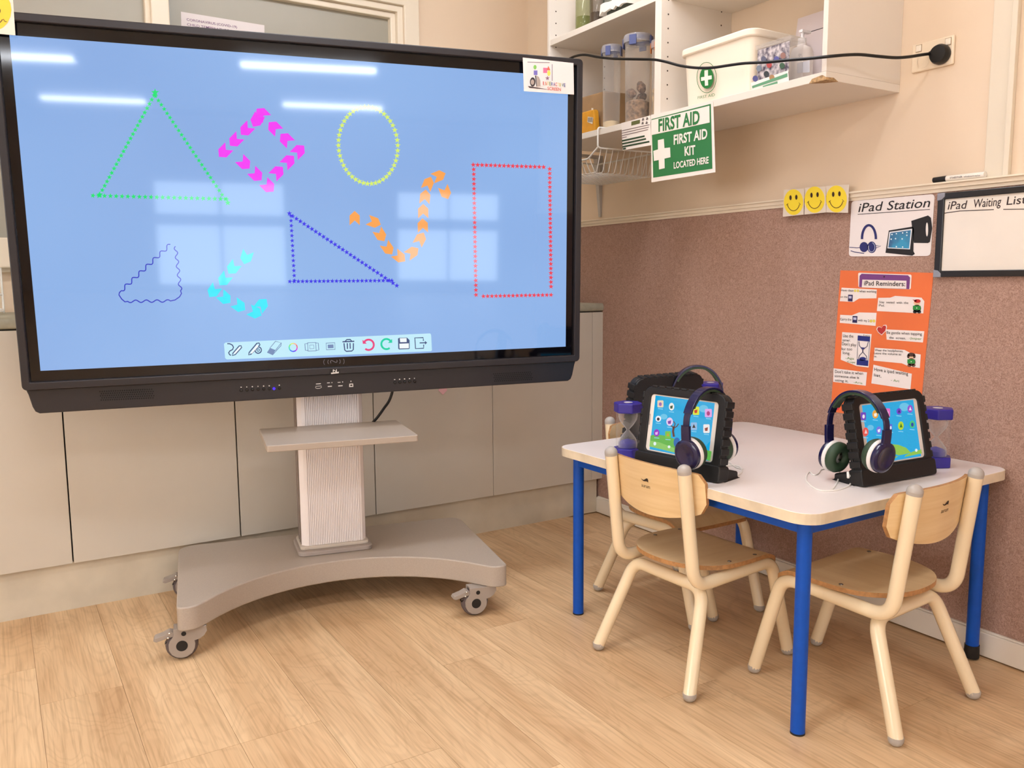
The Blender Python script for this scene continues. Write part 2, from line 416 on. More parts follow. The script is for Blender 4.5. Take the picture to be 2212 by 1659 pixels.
# unseen glowing panel in a window frame, added to brighten the right wall
fillm = bpy.data.materials.new('fill_glow'); fillm.use_nodes = True
_b = fillm.node_tree.nodes['Principled BSDF']; _b.inputs['Base Color'].default_value = (0.8, 0.8, 0.8, 1)
_b.inputs['Emission Color'].default_value = (0.97, 0.985, 1.0, 1); _b.inputs['Emission Strength'].default_value = FILL_STRENGTH
w4 = struct(empty('window_4', (XL, -3.6, 0.85)))
f = MB(); f.ring([(-1.9, 0), (1.9, 0), (1.9, 1.5), (-1.9, 1.5)], [(-1.82, .08), (1.82, .08), (1.82, 1.42), (-1.82, 1.42)], 0.0, .05, 'x'); f.box((0, -.04, .08), (.05, .04, 1.42)); f.build('window_frame', trimw, w4)
f = MB(); f.box((.004, -1.83, .07), (.02, 1.83, 1.43)); f.build('pane', fillm, w4)
# window in the back wall above the bench
sage = M('sage_panel', (166, 160, 144), 0.35, var=(2.5, 0.96))
W1 = struct(empty('window_1', ((WX0+WX1)/2, YB, WZ0)))
def wloc(x, z): return (x-(WX0+WX1)/2, z-WZ0)
arch = MB()   # flat architrave, then two stepped inner mouldings
def frame_ring(mb, x0, z0, x1, z1, wd, y0, y1):
    a = [wloc(x0, z0), wloc(x1, z0), wloc(x1, z1), wloc(x0, z1)]; b = [wloc(x0+wd, z0+wd), wloc(x1-wd, z0+wd), wloc(x1-wd, z1-wd), wloc(x0+wd, z1-wd)]
    mb.ring(a, b, y0, y1)
frame_ring(arch, WX0-0.07, WZ0-0.03, WX1+0.0696, WZ1+0.0696, 0.0696, -0.018, 0.0)
arch.build('architrave', trimw, W1, bevel=0.003)
st = MB(); frame_ring(st, WX0, WZ0, WX1, WZ1, 0.026, 0.0, 0.05); st.build('window_frame', trimw, W1, bevel=0.002)
st2 = MB(); frame_ring(st2, WX0+.026, WZ0+.026, WX1-.026, WZ1-.026, 0.024, 0.02, 0.07); st2.build('glazing_bead', trimw, W1, bevel=0.004)
mu = MB(); a = wloc(-1.655, WZ0+.026); b = wloc(-1.59, WZ1-.026); mu.box((a[0], -0.004, a[1]), (b[0], 0.05, b[1])); mu.box((a[0]-.018, 0.02, a[1]), (b[0]+.0, 0.055, b[1]))
mu.build('mullion', trimw, W1, bevel=0.004)
for xa, xb in ((WX0+.04, -1.62), (-1.62, WX1-.04)):
    p = MB(); a = wloc(xa, WZ0+.03); b = wloc(xb, WZ1-.03); p.box((a[0], 0.05, a[1]), (b[0], 0.062, b[1])); p.build('pane', sage, W1)
si = MB(); a = wloc(WX0-.1, 1.085); b = wloc(WX1+.08, 1.19); si.box((a[0], -0.045, a[1]), (b[0], 0.0, b[1])); si.build('window_sill', trimw, W1, bevel=0.005)

# right wall dressing: felt pinboard, rail, skirting, upright trim
zP = 1.2641
pb = MB(); pb.box((XW-0.008, YS, 0.064), (XW, YB, zP)); tag(pb.build('pinboard', pinboard_mat()), 'brown felt pinboard covering the lower wall behind the table', 'pinboard')
for o in bpy.data.objects:
    if o.name == 'pinboard': o['kind'] = 'structure'
t1 = MB(); prof = [(XW, 1.262), (XW-0.012, 1.262), (XW-0.014, 1.270), (XW-0.020, 1.272), (XW-0.022, 1.281), (XW-0.030, 1.2835), (XW-0.030, 1.2875), (XW, 1.2875)]
n = len(prof); vs = [(x, YS, z) for x, z in prof]+[(x, YB, z) for x, z in prof]
t1.add(vs, [list(range(n)), list(range(2*n-1, n-1, -1))]+[(i, n+i, n+(i+1) % n, (i+1) % n) for i in range(n)])
struct(t1.build('trim_1', trimw))
t2 = MB(); t2.box((XW-0.006, -2.43, 1.288), (XW, -2.3774, CEIL)); t2.box((XW-0.016, -2.445, 1.288), (XW, -2.43, CEIL)); struct(t2.build('trim_2', M('upright_paint', (226, 214, 194), 0.45), bevel=0.002))
bs = MB(); bs.box((0.0, YS, 0.0), (XW, -0.729, 0.066)); bs.box((0.006, YS, 0.066), (XW, -0.729, 0.0708)); struct(bs.build('baseboard_right', skirt, bevel=0.002))

# ================================================================ bench: base cabinets, filler, worktop
YC, YP, ZC, ZT = -0.7519, -0.7286, 0.155, 0.895
cabm = M('cabinet_laminate', (210, 201, 186), 0.32, var=(2.2, 0.97), spec=0.45)
gapm = M('carcass_dark', (52, 44, 36), 0.7)
seams = [-3.11, -2.592, -2.0765, -1.559, -1.0576, -0.5437, -0.0419]
gaps = [0.003, 0.003, 0.004, 0.0045, 0.0035, 0.002, 0.0016]
cab_lab = ['plain greige cabinet farthest from the pinboard corner', 'plain greige cabinet second along from the far end of the bench', 'greige base cabinet with faint scuffs left of the stand column', 'greige base cabinet hidden behind the ribbed stand column',
           'greige base cabinet with a pink paper note on its door', 'greige base cabinet next to the blue-framed table, beside the narrow filler']
for i, (a, b) in enumerate(zip(seams, seams[1:])):
    t = thing('base_cabinet', cab_lab[i], 'cabinet', ((a+b)/2, YC, ZC), 0, 'base cabinets under the worktop')
    hw = (b-a)/2
    bd = MB(); bd.box((-hw+.0005, 0.019, 0.0), (hw-.0005, 0.55, ZT-ZC)); bd.build('body', gapm, t)
    d = MB(); d.box((-hw+gaps[i]/2, 0.0, 0.0), (hw-gaps[i+1]/2, 0.0185, ZT-ZC-.004)); door = d.build('door', cabm, t, bevel=0.0012)
    if i == 2:
        s = MB(); s.lathe([(0, -.002), (.003, -.002), (.004, 0)], 10, Matrix.Translation(ony((326, 887), YC)-t.location) @ Matrix.Rotation(R(90), 4, 'X')); s.build('screw', M('dark_screw', (60, 40, 30), 0.5), door)
fp = MB(); fp.box((-0.0419+.0008, YC, ZC), (XW, YC+.02, ZT-.004)); tag(fp.build('filler_panel', cabm, bevel=0.001), 'narrow greige filler strip between last cabinet and pinboard', 'panel')
pl = MB(); pl.box((-3.2, YP, 0.0), (XW-.02, YP+.03, ZC)); struct(pl.build('baseboard_back', M('plinth_paint', (214, 203, 182), 0.5, var=(9.0, 0.94)), None))
ct = MB(); out = [(YC-0.006, ZT+.017), (YC-0.0015, ZT+.004), (YC+.006, ZT), (YB, ZT), (YB, ZT+.034), (YC+.006, ZT+.034), (YC-0.0015, ZT+.030)]
n = len(out); vs = [(-3.2, y, z) for y, z in out]+[(XW, y, z) for y, z in out]
ct.add(vs, [list(range(n)), list(range(2*n-1, n-1, -1))]+[(i, n+i, n+(i+1) % n, (i+1) % n) for i in range(n)])
tag(ct.build('worktop', M('worktop_laminate', (172, 168, 148), 0.45, var=(40, 0.93)), None, smooth=40), 'long grey-green laminate worktop with rounded front edge', 'worktop')
# pink paper note on the cabinet behind the display
note = sheet('paper_note', (0, YC-.0004, 0), (0, -1, 0), [(957, 822), (966, 843), (956.5, 853), (946.5, 843)], 0.0012, M('pink_paper', (240, 190, 196), 0.7)); tag(note, 'small pink paper diamond stuck on a cabinet door', 'note')
# white wire rack on the worktop by the window, only its end shows
rk = thing('wire_rack', 'white wire dish rack standing on the worktop by the window', 'rack', (-2.42, -0.33, ZT+.034))
wire = M('white_wire', (232, 228, 220), 0.35)
for zz in (0.012, 0.065, 0.15):
    q = MB(); q.tube(fillet([(-.22, 0, zz), (-.22, -.13, zz), (.215, -.13, zz), (.215, .13, zz), (-.22, .13, zz), (-.22, 0, zz)], [.02]*4, 4), 0.003, 6); q.build('rim_wire', wire, rk)
for k in range(9):
    x = -.215+k*.0537; q = MB(); q.tube(fillet([(x, -.13, .15), (x, -.13, .006), (x, .13, .006), (x, .13, .15)], [.02, .02], 4), 0.0022, 6); q.build('cross_wire', wire, rk)

# ================================================================ ceiling lights
tubem = bpy.data.materials.new('lit_diffuser'); tubem.use_nodes = True
_b = tubem.node_tree.nodes['Principled BSDF']; _b.inputs['Base Color'].default_value = (0.9, 0.9, 0.9, 1)
_b.inputs['Emission Color'].default_value = (*TUBE_COLOR, 1); _b.inputs['Emission Strength'].default_value = TUBE_STRENGTH
housing = M('light_housing', (235, 235, 230), 0.5)
for k, (x, y) in enumerate([(-1.86, -4.5), (-4.9, -4.5), (-4.9, -1.6), (-1.0, -1.62), (-2.05, -2.62), (-1.86, -7.69), (-4.75, -7.85), (-1.77, -10.77), (-4.9, -11.1)]):  # fixture nearest the shelf unit is added to brighten table and back wall
    t = thing('ceiling_light', 'white batten ceiling light with a lit diffuser', 'light', (x, y, CEIL-.06), 0, 'batten lights along the ceiling')
    h = MB(); h.box((-.68, -.075, .03), (.68, .075, .06)); h.box((-.68, -.07, -.01), (-.655, .07, .03)); h.box((.655, -.07, -.01), (.68, .07, .03)); h.build('housing', housing, t)
    d = MB(); d.prism([(-.065, .03), (-.065, .0), (-.045, -.012), (.045, -.012), (.065, .0), (.065, .03)], -.655, .655, 'x'); d.build('diffuser', tubem, t)

# ================================================================ interactive display
TYAW, TTILT, TROLL = R(-11.2722), R(2.2561), R(0.5104)
KT = 0.945
TP = CAM+(Vector((-1.3313, -1.0744, 1.2453))-CAM)*KT
_e0 = Vector((math.cos(TYAW), math.sin(TYAW), 0)); N0 = Vector((math.sin(TYAW), -math.cos(TYAW), 0))
_k0 = Vector((0, 0, 1))*math.cos(TTILT)+N0*math.sin(TTILT)
TE = _e0*math.cos(TROLL)+_k0*math.sin(TROLL); TK = _k0*math.cos(TROLL)-_e0*math.sin(TROLL); TN = TE.cross(TK)
TV = thing('interactive_display', 'large wall-size interactive touch display showing coloured drawn shapes', 'display',
           mtx=Matrix.Translation(TP) @ Matrix((TE, -TN, TK)).transposed().to_4x4())
SW, SH = 0.7796, 0.433
blk = M('display_frame', (38, 34, 37), 0.38, spec=0.45); blkg = M('display_glass_edge', (10, 9, 14), 0.06, spec=0.5); blkm = M('display_back', (24, 22, 24), 0.6)
FX, FT, FB = 0.826, 0.4876, -0.4838
GX, GT, GB = 0.8056, 0.4664, -0.4622
fr = MB(); r1 = rrect(-FX, FB, FX, FT, 0.013, 4); r2 = rrect(-GX, GB, GX, GT, 0.002, 4)
fr.ring(r1, r2, -0.014, 0.03); fr.build('frame', blk, TV, bevel=0.003)
bk = MB(); bk.prism(rrect(-FX+.006, FB+.004, FX-.006, FT-.006, 0.02), 0.03, 0.055, 'y'); bk.prism(rrect(-.58, -.40, .58, .40, .03), 0.055, 0.075, 'y'); bk.build('back_housing', blkm, TV)
gl = MB(); gl.box((-GX, 0.0, GB), (GX, 0.02, GT)); gl.build('glass_border', blkg, TV)
scr = MB(); scr.add([(-SW, -.0006, -SH), (SW, -.0006, -SH), (SW, -.0006, SH), (-SW, -.0006, SH)], [(0, 1, 2, 3)])
screen = scr.build('screen', screen_mat('display_picture', (140, 178, 234), 0.92, (150, 190, 244), 1.6), TV)
def TI(l=0.0012): return Ink(TP, TN, l)
g = TI(); g.stars((333, 206), (216, 420), 24, 6.0).stars((336, 208), (486, 430), 25, 5.6).stars((201, 422.5), (489, 430), 24, 6.2).star((335, 200), 9).star((492, 438), 7).star((215, 421), 8)
g.build('green_star_triangle', glow((0, 235, 120), 0.9), screen)
g = TI()
for x, y, a in ((1680, 885, 135), (1605, 960, 135), (1530, 1035, 135), (1752, 822, 120), (1870, 870, 225), (1950, 950, 225), (1787, 778, 225), (2040, 1030, -45), (1970, 1100, -45), (1895, 1175, -45), (1668, 1115, 45), (1750, 1195, 45), (1832, 1272, 45)):
    g.arrow((x/3.16, y/3.16), a, 32, 25)
g.build('magenta_arrow_diamond', glow((250, 60, 250), 0.95), screen)
g = TI()
for i in range(46):
    a = 2*math.pi*i/46; g.star((795+64*math.cos(a)+3*math.sin(a), 314+83*math.sin(a)), 6.6, random.uniform(-.2, .2))
g.build('yellow_star_circle', glow((222, 246, 110), 0.95), screen)
g = TI()
for x, y, a in ((766, 471, -90), (808, 480, 20), (822, 508, 58), (838, 537, 55), (863, 555, 38), (891, 545, -35), (908, 516, -62), (913, 487, -92), (914, 456, -90), (918, 425, -85), (925, 396, -68), (948, 380, -22), (962, 416, 68)):
    g.arrow((x, y), a, 31, 22)
g.build('orange_arrow_tick', glow((255, 168, 86), 0.95), screen)
g = TI()
for x, y, a in ((532, 556, 108), (503, 579, 128), (484, 604, 128), (461, 629, 125), (486, 644, 42), (517, 661, 35), (551, 675, 25), (566, 658, -52)):
    g.arrow((x, y), a, 31, 24)
g.build('cyan_arrow_angle', glow((40, 236, 255), 0.95), screen)
g = TI(); g.stars((628, 466), (636, 606), 14, 5.2).stars((632, 467), (857, 617), 28, 5.8).stars((626, 608), (846, 606), 25, 5.4).star((625, 461), 6)
g.build('violet_star_triangle', glow((62, 56, 250), 0.85), screen)
g = TI(); g.stars((1022, 356), (1174, 361), 17, 6).stars((1187, 365), (1190, 619), 27, 5.8).stars((1023, 366), (1028, 637), 27, 5.8).stars((1044, 640), (1190, 637), 17, 5.6)
g.build('red_star_rectangle', glow((250, 70, 90), 0.9), screen)
g = TI()
wav = []
def wavy(a, b, n, amp):
    dx, dy = b[0]-a[0], b[1]-a[1]; l = math.hypot(dx, dy)
    return [(a[0]+dx*i/60-dy/l*amp*math.sin(n*2*math.pi*i/60), a[1]+dy*i/60+dx/l*amp*math.sin(n*2*math.pi*i/60)) for i in range(61)]
wav = wavy((368, 528), (262, 628), 7, 4.0)+[(258, 632), (257, 637), (263, 646), (270, 652)]+wavy((276, 651), (368, 650), 4, 2.6)+[(378, 648), (388, 641), (392, 634)]+wavy((390, 628), (379, 532), 5, 3.2)
g.stroke(wav, 2.2); g.build('blue_wavy_outline', glow((40, 50, 220), 0.75), screen)
# toolbar and its icons
tb = [(483.5, 740), (931, 720), (933, 758.5), (486.5, 776.5)]
g = TI(.001); g.poly([bil(tb, .008, 0), bil(tb, .995, 0), bil(tb, 1, .08), bil(tb, 1, .95), bil(tb, .995, 1), bil(tb, .008, 1), bil(tb, 0, .92), bil(tb, 0, .08)]); bar = g.build('toolbar', glow((196, 240, 255), 0.95), screen)
navy = glow((62, 84, 138), 0.8); pale = glow((246, 252, 255), 0.95); mid = glow((122, 150, 196), 0.85)
Z4 = lambda x, y: (480+x/9.217, 730+y/9.217); Z5 = lambda x, y: (700+x/9.217, 720+y/9.217)
def icon_part(name, mat, fn, l=.0016):
    g = TI(l); fn(g); return g.build(name, mat, bar)
P4 = lambda *a: [Z4(*p) for p in a]; P5 = lambda *a: [Z5(*p) for p in a]
icon_part('squiggle_icon', navy, lambda g: g.stroke(P4((100, 112), (150, 115), (200, 140), (225, 185), (205, 230), (150, 260), (128, 295), (145, 330), (175, 345)), 2.4))
icon_part('pencil_icon', navy, lambda g: g.stroke(P4((200, 350), (210, 305), (340, 155), (375, 155), (390, 185), (260, 330)), 2.2, True))
icon_part('pen_icon', navy, lambda g: g.stroke(P4((525, 335), (535, 290), (690, 105), (735, 100), (750, 135), (700, 190), (570, 325)), 2.4, True))
icon_part('gear_icon', navy, lambda g: g.arc(Z4(715, 240), 7, 7, 0, 360, 2.4)); icon_part('gear_hub', navy, lambda g: g.arc(Z4(715, 240), 2.8, 2.8, 0, 360, 1.6))
icon_part('bin_icon', navy, lambda g: g.stroke(P5((395, 195), (410, 330), (440, 358), (550, 352), (580, 325), (582, 195)), 2.4)); icon_part('bin_lid', navy, lambda g: g.stroke(P5((365, 168), (600, 158)), 2.6)); icon_part('bin_handle', navy, lambda g: g.stroke(P5((420, 160), (450, 125), (520, 122), (550, 158)), 2.4))
icon_part('bin_slot', navy, lambda g: g.stroke(P5((460, 195), (464, 310)), 2.4)); icon_part('bin_slot', navy, lambda g: g.stroke(P5((515, 192), (520, 306)), 2.4))
icon_part('save_icon', navy, lambda g: g.poly(P5((1470, 105), (1490, 90), (1650, 85), (1700, 135), (1702, 300), (1690, 312), (1490, 320), (1475, 305))))
icon_part('exit_icon', navy, lambda g: g.stroke(P5((1975, 150), (1970, 85), (1805, 90), (1818, 303), (1980, 296), (1980, 225)), 2.3)); icon_part('exit_arrow', navy, lambda g: g.stroke(P5((1900, 190), (2010, 187)), 2.3)); icon_part('exit_arrow_tip', navy, lambda g: g.poly(P5((2005, 150), (2050, 185), (2010, 225))))
icon_part('eraser_icon', mid, lambda g: g.poly(P4((890, 290), (950, 200), (1060, 245), (1000, 340)))); icon_part('eraser_sleeve', mid, lambda g: g.stroke(P4((950, 200), (1060, 65), (1175, 95), (1060, 245)), 1.6, True)); icon_part('eraser_edge', mid, lambda g: g.stroke(P4((1175, 95), (1170, 150), (1000, 338)), 1.5))
icon_part('page_icon', mid, lambda g: g.stroke(P4((1700, 95), (1860, 90), (1870, 255), (1708, 262)), 1.8, True)); icon_part('page_behind', mid, lambda g: g.stroke(P4((1700, 110), (1645, 115), (1655, 245), (1706, 248)), 1.6)); icon_part('page_behind', mid, lambda g: g.stroke(P4((1862, 100), (1910, 100), (1922, 240), (1868, 245)), 1.6)); icon_part('page_frame', mid, lambda g: g.stroke(P4((1740, 140), (1820, 138), (1825, 210), (1745, 214)), 1.2, True))
icon_part('window_icon', mid, lambda g: g.stroke(P5((38, 195), (212, 186), (218, 320), (46, 328)), 1.6, True)); icon_part('window_fill', mid, lambda g: g.poly(P5((70, 226), (185, 220), (188, 292), (76, 298))))
icon_part('save_shutter', pale, lambda g: g.poly(P5((1505, 98), (1640, 94), (1642, 172), (1512, 176))), .0021); icon_part('save_label', pale, lambda g: g.poly(P5((1495, 205), (1685, 198), (1686, 295), (1500, 300))), .0021)
icon_part('pencil_fill', pale, lambda g: g.poly(P4((230, 300), (345, 175), (370, 195), (255, 322))), .0021); icon_part('pen_fill', pale, lambda g: g.poly(P4((560, 295), (690, 130), (725, 160), (590, 312))), .0021)
g = TI(.0016); g.arc(Z5(885, 228), 11.2, 11.2, 130, -150, 4.2, 18).poly([Z5(762, 128), Z5(770, 208), Z5(850, 205)]); g.build('undo_arrow', glow((238, 70, 130), 0.95), bar)
g = TI(.0016); g.arc(Z5(1240, 213), 11, 11, 50, 322, 4.2, 18).poly([Z5(1270, 190), Z5(1355, 188), Z5(1352, 110)]); g.build('redo_arrow', glow((10, 214, 170), 0.95), bar)
for k, c3 in enumerate([(236, 110, 140), (220, 60, 230), (90, 60, 250), (70, 130, 250), (60, 220, 210), (120, 240, 140), (230, 240, 130), (250, 180, 150)]):
    g = TI(.0016); g.arc(Z4(1412, 188), 8.6, 8.6, -40+45*k, 6+45*k, 2.6, 5); g.build('colour_ring_segment', glow(c3, 0.95), bar)
# lower chin with speakers, buttons and sockets
ch = MB(); CB = -0.5514
out = [(-.820, FB), (.820, FB), (.815, -.498), (.808, CB+.02), (.802, CB+.006), (.792, CB), (-.792, CB), (-.802, CB+.006), (-.808, CB+.02), (-.815, -.498)]
ch.prism(out, 0.004, 0.072, 'y'); chin = ch.build('chin', blk, TV, bevel=0.003)
YF = 0.004
def chin_pt(px): return on_plane(px, TP - TN*YF, TN)
grey = M('marking_white', (214, 210, 206), 0.5); shin = M('button_black', (14, 13, 14), 0.25); hole = M('grille_hole', (6, 6, 7), 0.8)
CI = lambda l=0.0006: Ink(TP-TN*YF, TN, l)
for (ax, ay, bx, by, nx, rows, pr) in ((216, 855, 330, 850, 24, 5, 4.6), (1066, 815.5, 1147, 811.5, 20, 5, 3.9)):
    g = CI()
    for j in range(rows):
        for i in range(nx):
            t = (i+(0.5 if j % 2 else 0))/(nx-0.5); g.ell((ax+(bx-ax)*t+j*0.7, ay+(by-ay)*t+(j-2)*pr), 1.7 if nx > 22 else 1.45, 1.9 if nx > 22 else 1.6, 0, 7)
    g.build('speaker_grille', hole, chin)
btn = [(521.2+k*12.15, 842.8-k*.62) for k in range(6)]+[(603.7, 838.4)]+[(852.8+k*10.7, 826.3-k*.68) for k in range(5)]
for k, p in enumerate(btn):
    q = MB(); q.lathe([(.0046, 0), (.0046, .002), (.0036, .0032), (0, .0036)], 12, Matrix.Translation(chin_pt(p)) @ Matrix((TE, TK, TN)).transposed().to_4x4()); q.build('button', shin, chin, world=True, smooth=40)
    g = CI(); s = random.choice(((1.8, 1.1), (1.6, 1.5), (1.2, 1.4))); g.ell((p[0]-.4, p[1]-6.4), s[0], s[1], 0, 6); g.build('button_symbol', grey, chin)
q = MB(); q.lathe([(.0042, 0), (.0042, .002), (0, .0032)], 12, Matrix.Translation(chin_pt((591.8, 839.4))) @ Matrix((TE, TK, TN)).transposed().to_4x4()); q.build('power_light', glow((70, 40, 255), 1.6), chin, world=True)
g = CI(); g.stroke([(681.5, 837.8), (682, 834.5), (694, 833.6), (694.4, 836.8), (691, 838.6), (685, 839)], 1.0, True); g.poly([(708, 833.8), (717, 833.2), (717, 835.2), (708, 835.8)]); g.poly([(730.6, 832.6), (740, 832), (740, 834), (730.6, 834.6)])
g.poly([(682.5, 828.6), (693, 827.8), (693, 829.6), (682.5, 830.4)]); g.poly([(706.5, 826.4), (712.5, 826), (712.5, 827.6), (706.5, 828)]); g.ell((717, 826.4), 1.2, 1.2, 0, 6); g.poly([(729.5, 825.3), (735.5, 825), (735.5, 826.4), (729.5, 826.8)]); g.ell((740, 825), 1.3, 1.3, 0, 6); g.ell((758, 823.6), 1.3, 1.5, 0, 6)
g.poly([(754.5, 828.8), (762.8, 828.4), (763.2, 835.6), (754.2, 836)]); g.build('port_markings', grey, chin)
g = CI(.0011); g.poly([(756.4, 830.8), (760.8, 830.6), (761, 833.6), (756.4, 833.8)]); g.build('port_socket', shin, chin)
# marks printed on the lower frame
PI = Ink(TP+TN*0.014, TN, .0006)
PI.poly([(712, 798.2), (735, 797.2), (735, 808), (711.6, 809)]); PI.build('badge', M('badge_black', (12, 10, 12), 0.5), TV)
PI = Ink(TP+TN*0.014, TN, .0011); PI.text('N', (719, 803.6), (727.4, 803.2), (719, 798.2), .02); PI.poly([(714.8, 805), (732, 802.8), (731.6, 806), (715, 808)]); PI.build('badge_mark', grey, TV)
PI = Ink(TP, TN, .0008)
for cx, s in ((698, -1), (707, -1), (736, 1), (744.5, 1)):
    rr = 9 if cx in (698, 744.5) else 7; PI.arc((cx-s*rr+(-s*2), 781.4-(cx-720)*.03), rr+1, rr, -38 if s > 0 else 142, 38 if s > 0 else 218, 1.1, 8)
PI.stroke([(714.8, 784.5), (713.6, 780.2), (716, 778.2), (719, 779.5), (725, 782.8), (727.6, 782.4), (728.2, 779.6), (727.2, 777.8)], 1.3); PI.build('touch_symbol', M('dim_print', (104, 102, 112), 0.5), TV)
# short lead dropping from the display to behind the stand column
lead = MB(); pA = on_plane((846, 852), TP-TN*0.05, TN); pB = on_plane((806, 912), TP-TN*0.10, TN)
lead.tube(smooth_path([pA+Vector((0.03, 0, .12)), pA, (pA+pB)/2+Vector((0.004, 0, -.002)), pB, pB+Vector((-.03, .06, -.05)), pB+Vector((-.05, .10, -.12))], 6), 0.0045, 8); lead.build('power_lead', M('black_rubber', (14, 12, 12), 0.45), TV, world=True, smooth=60)

# ================================================================ mobile stand
STL = Vector((-1.3411, -1.0886, 0))
ST = thing('display_stand', 'taupe metal mobile stand with ribbed column and arched castor base', 'stand', STL, TYAW)
taupe = M('taupe_powdercoat', (176, 163, 150), 0.42, var=(300, 0.965), bump=(600, 0.12, 0.0006))
raw = [(0, .235), (.49, .235), (.475, -.342), (.43, -.342)]
Rr = .493; arcp = [(x, -(.105+Rr-math.sqrt(Rr*Rr-x*x))) for x in [.40-.80*i/24 for i in range(25)]]
path = [(a, b, 0) for a, b in raw+arcp+[(-.43, -.342), (-.475, -.342), (-.48, .235), (0, .235)]]
rad = [.06, .045, .045]+[.001]*len(arcp)+[.045, .045, .06]
ol = [(p.x, p.y) for p in fillet(path, rad, 6)][:-1]
ol2 = [ol[0]]
for p in ol[1:]:
    if math.hypot(p[0]-ol2[-1][0], p[1]-ol2[-1][1]) > .0015: ol2.append(p)
bp = MB(); bp.prism(ol2, 0.092, 0.159, 'z'); bp.build('base_plate', taupe, ST, smooth=35, bevel=0.004, seg=3)
fp = MB(); fp.prism(rrect(-.119, -.034, .119, .14, .022), .159, .174, 'z'); fp.build('foot_plate', M('foot_plate_grey', (168, 156, 148), 0.45), ST, smooth=35, bevel=0.003)
cf = MB(); cf.prism(rrect(-.110, -.012, .110, .132, .012, 2), .174, .184, 'z'); cf.build('column_foot', M('column_trim', (206, 195, 182), 0.4), ST, bevel=0.002)
zig = []
nr = 30
for i in range(nr):
    x = -.084+.168*i/nr; d = .168/nr; zig += [(x, 0.0), (x+d*.70, 0.0), (x+d*.78, .004), (x+d*.92, .004)]
colo = zig+[(.084, 0), (.091, .002), (.1035, .017), (.1035, .105), (.09, .12), (-.09, .12), (-.1035, .105), (-.1035, .017), (-.091, .002)]
cm = MB(); cm.prism(colo, .184, 1.28, 'z'); cm.build('column', M('column_ivory', (248, 240, 238), 0.42), ST)
chm = M('column_channel', (134, 118, 108), 0.35, metal=0.4)
for s in (-1, 1):
    for yy in (.020, .048, .080):
        q = MB(); q.box((s*.1035-.0012, yy, .185), (s*.1035+.0012, yy+.016, 1.27)); q.build('side_channel', chm, ST)
sh = MB(); sh.prism(rrect(-.221, -.30, .212, -.002, .006, 2), .558, .5765, 'z'); sh.build('shelf', M('shelf_taupe', (174, 160, 146), 0.4), ST, bevel=0.002)
mt = MB(); mt.box((-.18, -.042, 1.02), (.18, .0, 1.27)); mt.build('mount_bracket', M('bracket_dark', (44, 42, 42), 0.5), ST)
rub = M('castor_tyre', (96, 84, 84), 0.6); cbody = M('castor_grey', (158, 146, 136), 0.45); dark = M('castor_black', (10, 9, 9), 0.5); chrome = M('chrome', (225, 222, 215), 0.18, metal=0.9)
def castor(x, y):
    body = MB(); wx, wz, r = -.030, .0425, .0345
    prof = [(wx-.024, .066), (wx-.020, .074), (wx-.020, .0915), (.034, .0915), (.036, .076), (.028, .064), (.016, .056)]+[(wx+r*math.cos(R(a)), wz+r*math.sin(R(a))) for a in (18, 0, -20, -45, -70, -90, -115, -140, -165, -190, -208)]
    for y0, y1 in ((-.022, -.0135), (.0135, .022)): body.prism(prof, y0, y1, 'y')
    body.box((wx-.018, -.0135, .0875), (.030, .0135, .0915)); body.tube([(0.004, 0, .0913), (0.004, 0, .0925)], .012, 12)
    T = Matrix.Translation((x, y, 0)); body.v = [T @ v for v in body.v]
    cb = body.build('castor', cbody, ST, smooth=40, bevel=0.002)
    tw = T @ Matrix.Translation((wx, 0, wz)) @ Matrix.Rotation(R(90), 4, 'X')
    q = MB(); q.lathe([(0, -.0125), (.032, -.0125), (.039, -.011), (.0425, -.006), (.0425, .006), (.039, .011), (.032, .0125), (0, .0125)], 28, tw); q.build('wheel', rub, cb, smooth=40)
    q = MB(); q.lathe([(0, .0226), (.0150, .0226), (.0150, .021), (0, .021)], 20, tw); q.build('axle_cap', dark, cb)
    q = MB(); q.lathe([(0, .0226), (.0065, .0226), (.0065, .021), (0, .021)], 14, T @ Matrix.Translation((wx+.006, 0, .0765)) @ Matrix.Rotation(R(90), 4, 'X')); q.build('pin_cap', dark, cb)
    q = MB(); q.prism([(wx-.020, .082), (wx-.030, .085), (wx-.046, .078), (wx-.068, .072), (wx-.072, .064), (wx-.064, .060), (wx-.040, .066), (wx-.020, .070)], -.018, .012, 'y', T); q.build('brake_pedal', cbody, cb, bevel=0.0015)
    for dx, dz in ((-.030, .0815), (-.034, .0695)):
        q = MB(); q.lathe([(0, -.0036), (.0031, -.0018), (.0036, 0), (.0031, .0018), (0, .0036)], 10, T @ Matrix.Translation((wx+dx, -.0195, dz))); q.build('pedal_rivet', chrome, cb, smooth=60)
    q = MB(); q.prism([(wx-.026, .066), (wx-.040, .054), (wx-.044, .048), (wx-.032, .057)], -.010, .010, 'y', T); q.build('brake_shoe', dark, cb)
for x, y in ((-.437, -.296), (.408, -.300), (-.43, .185), (.43, .185)): castor(x, y)
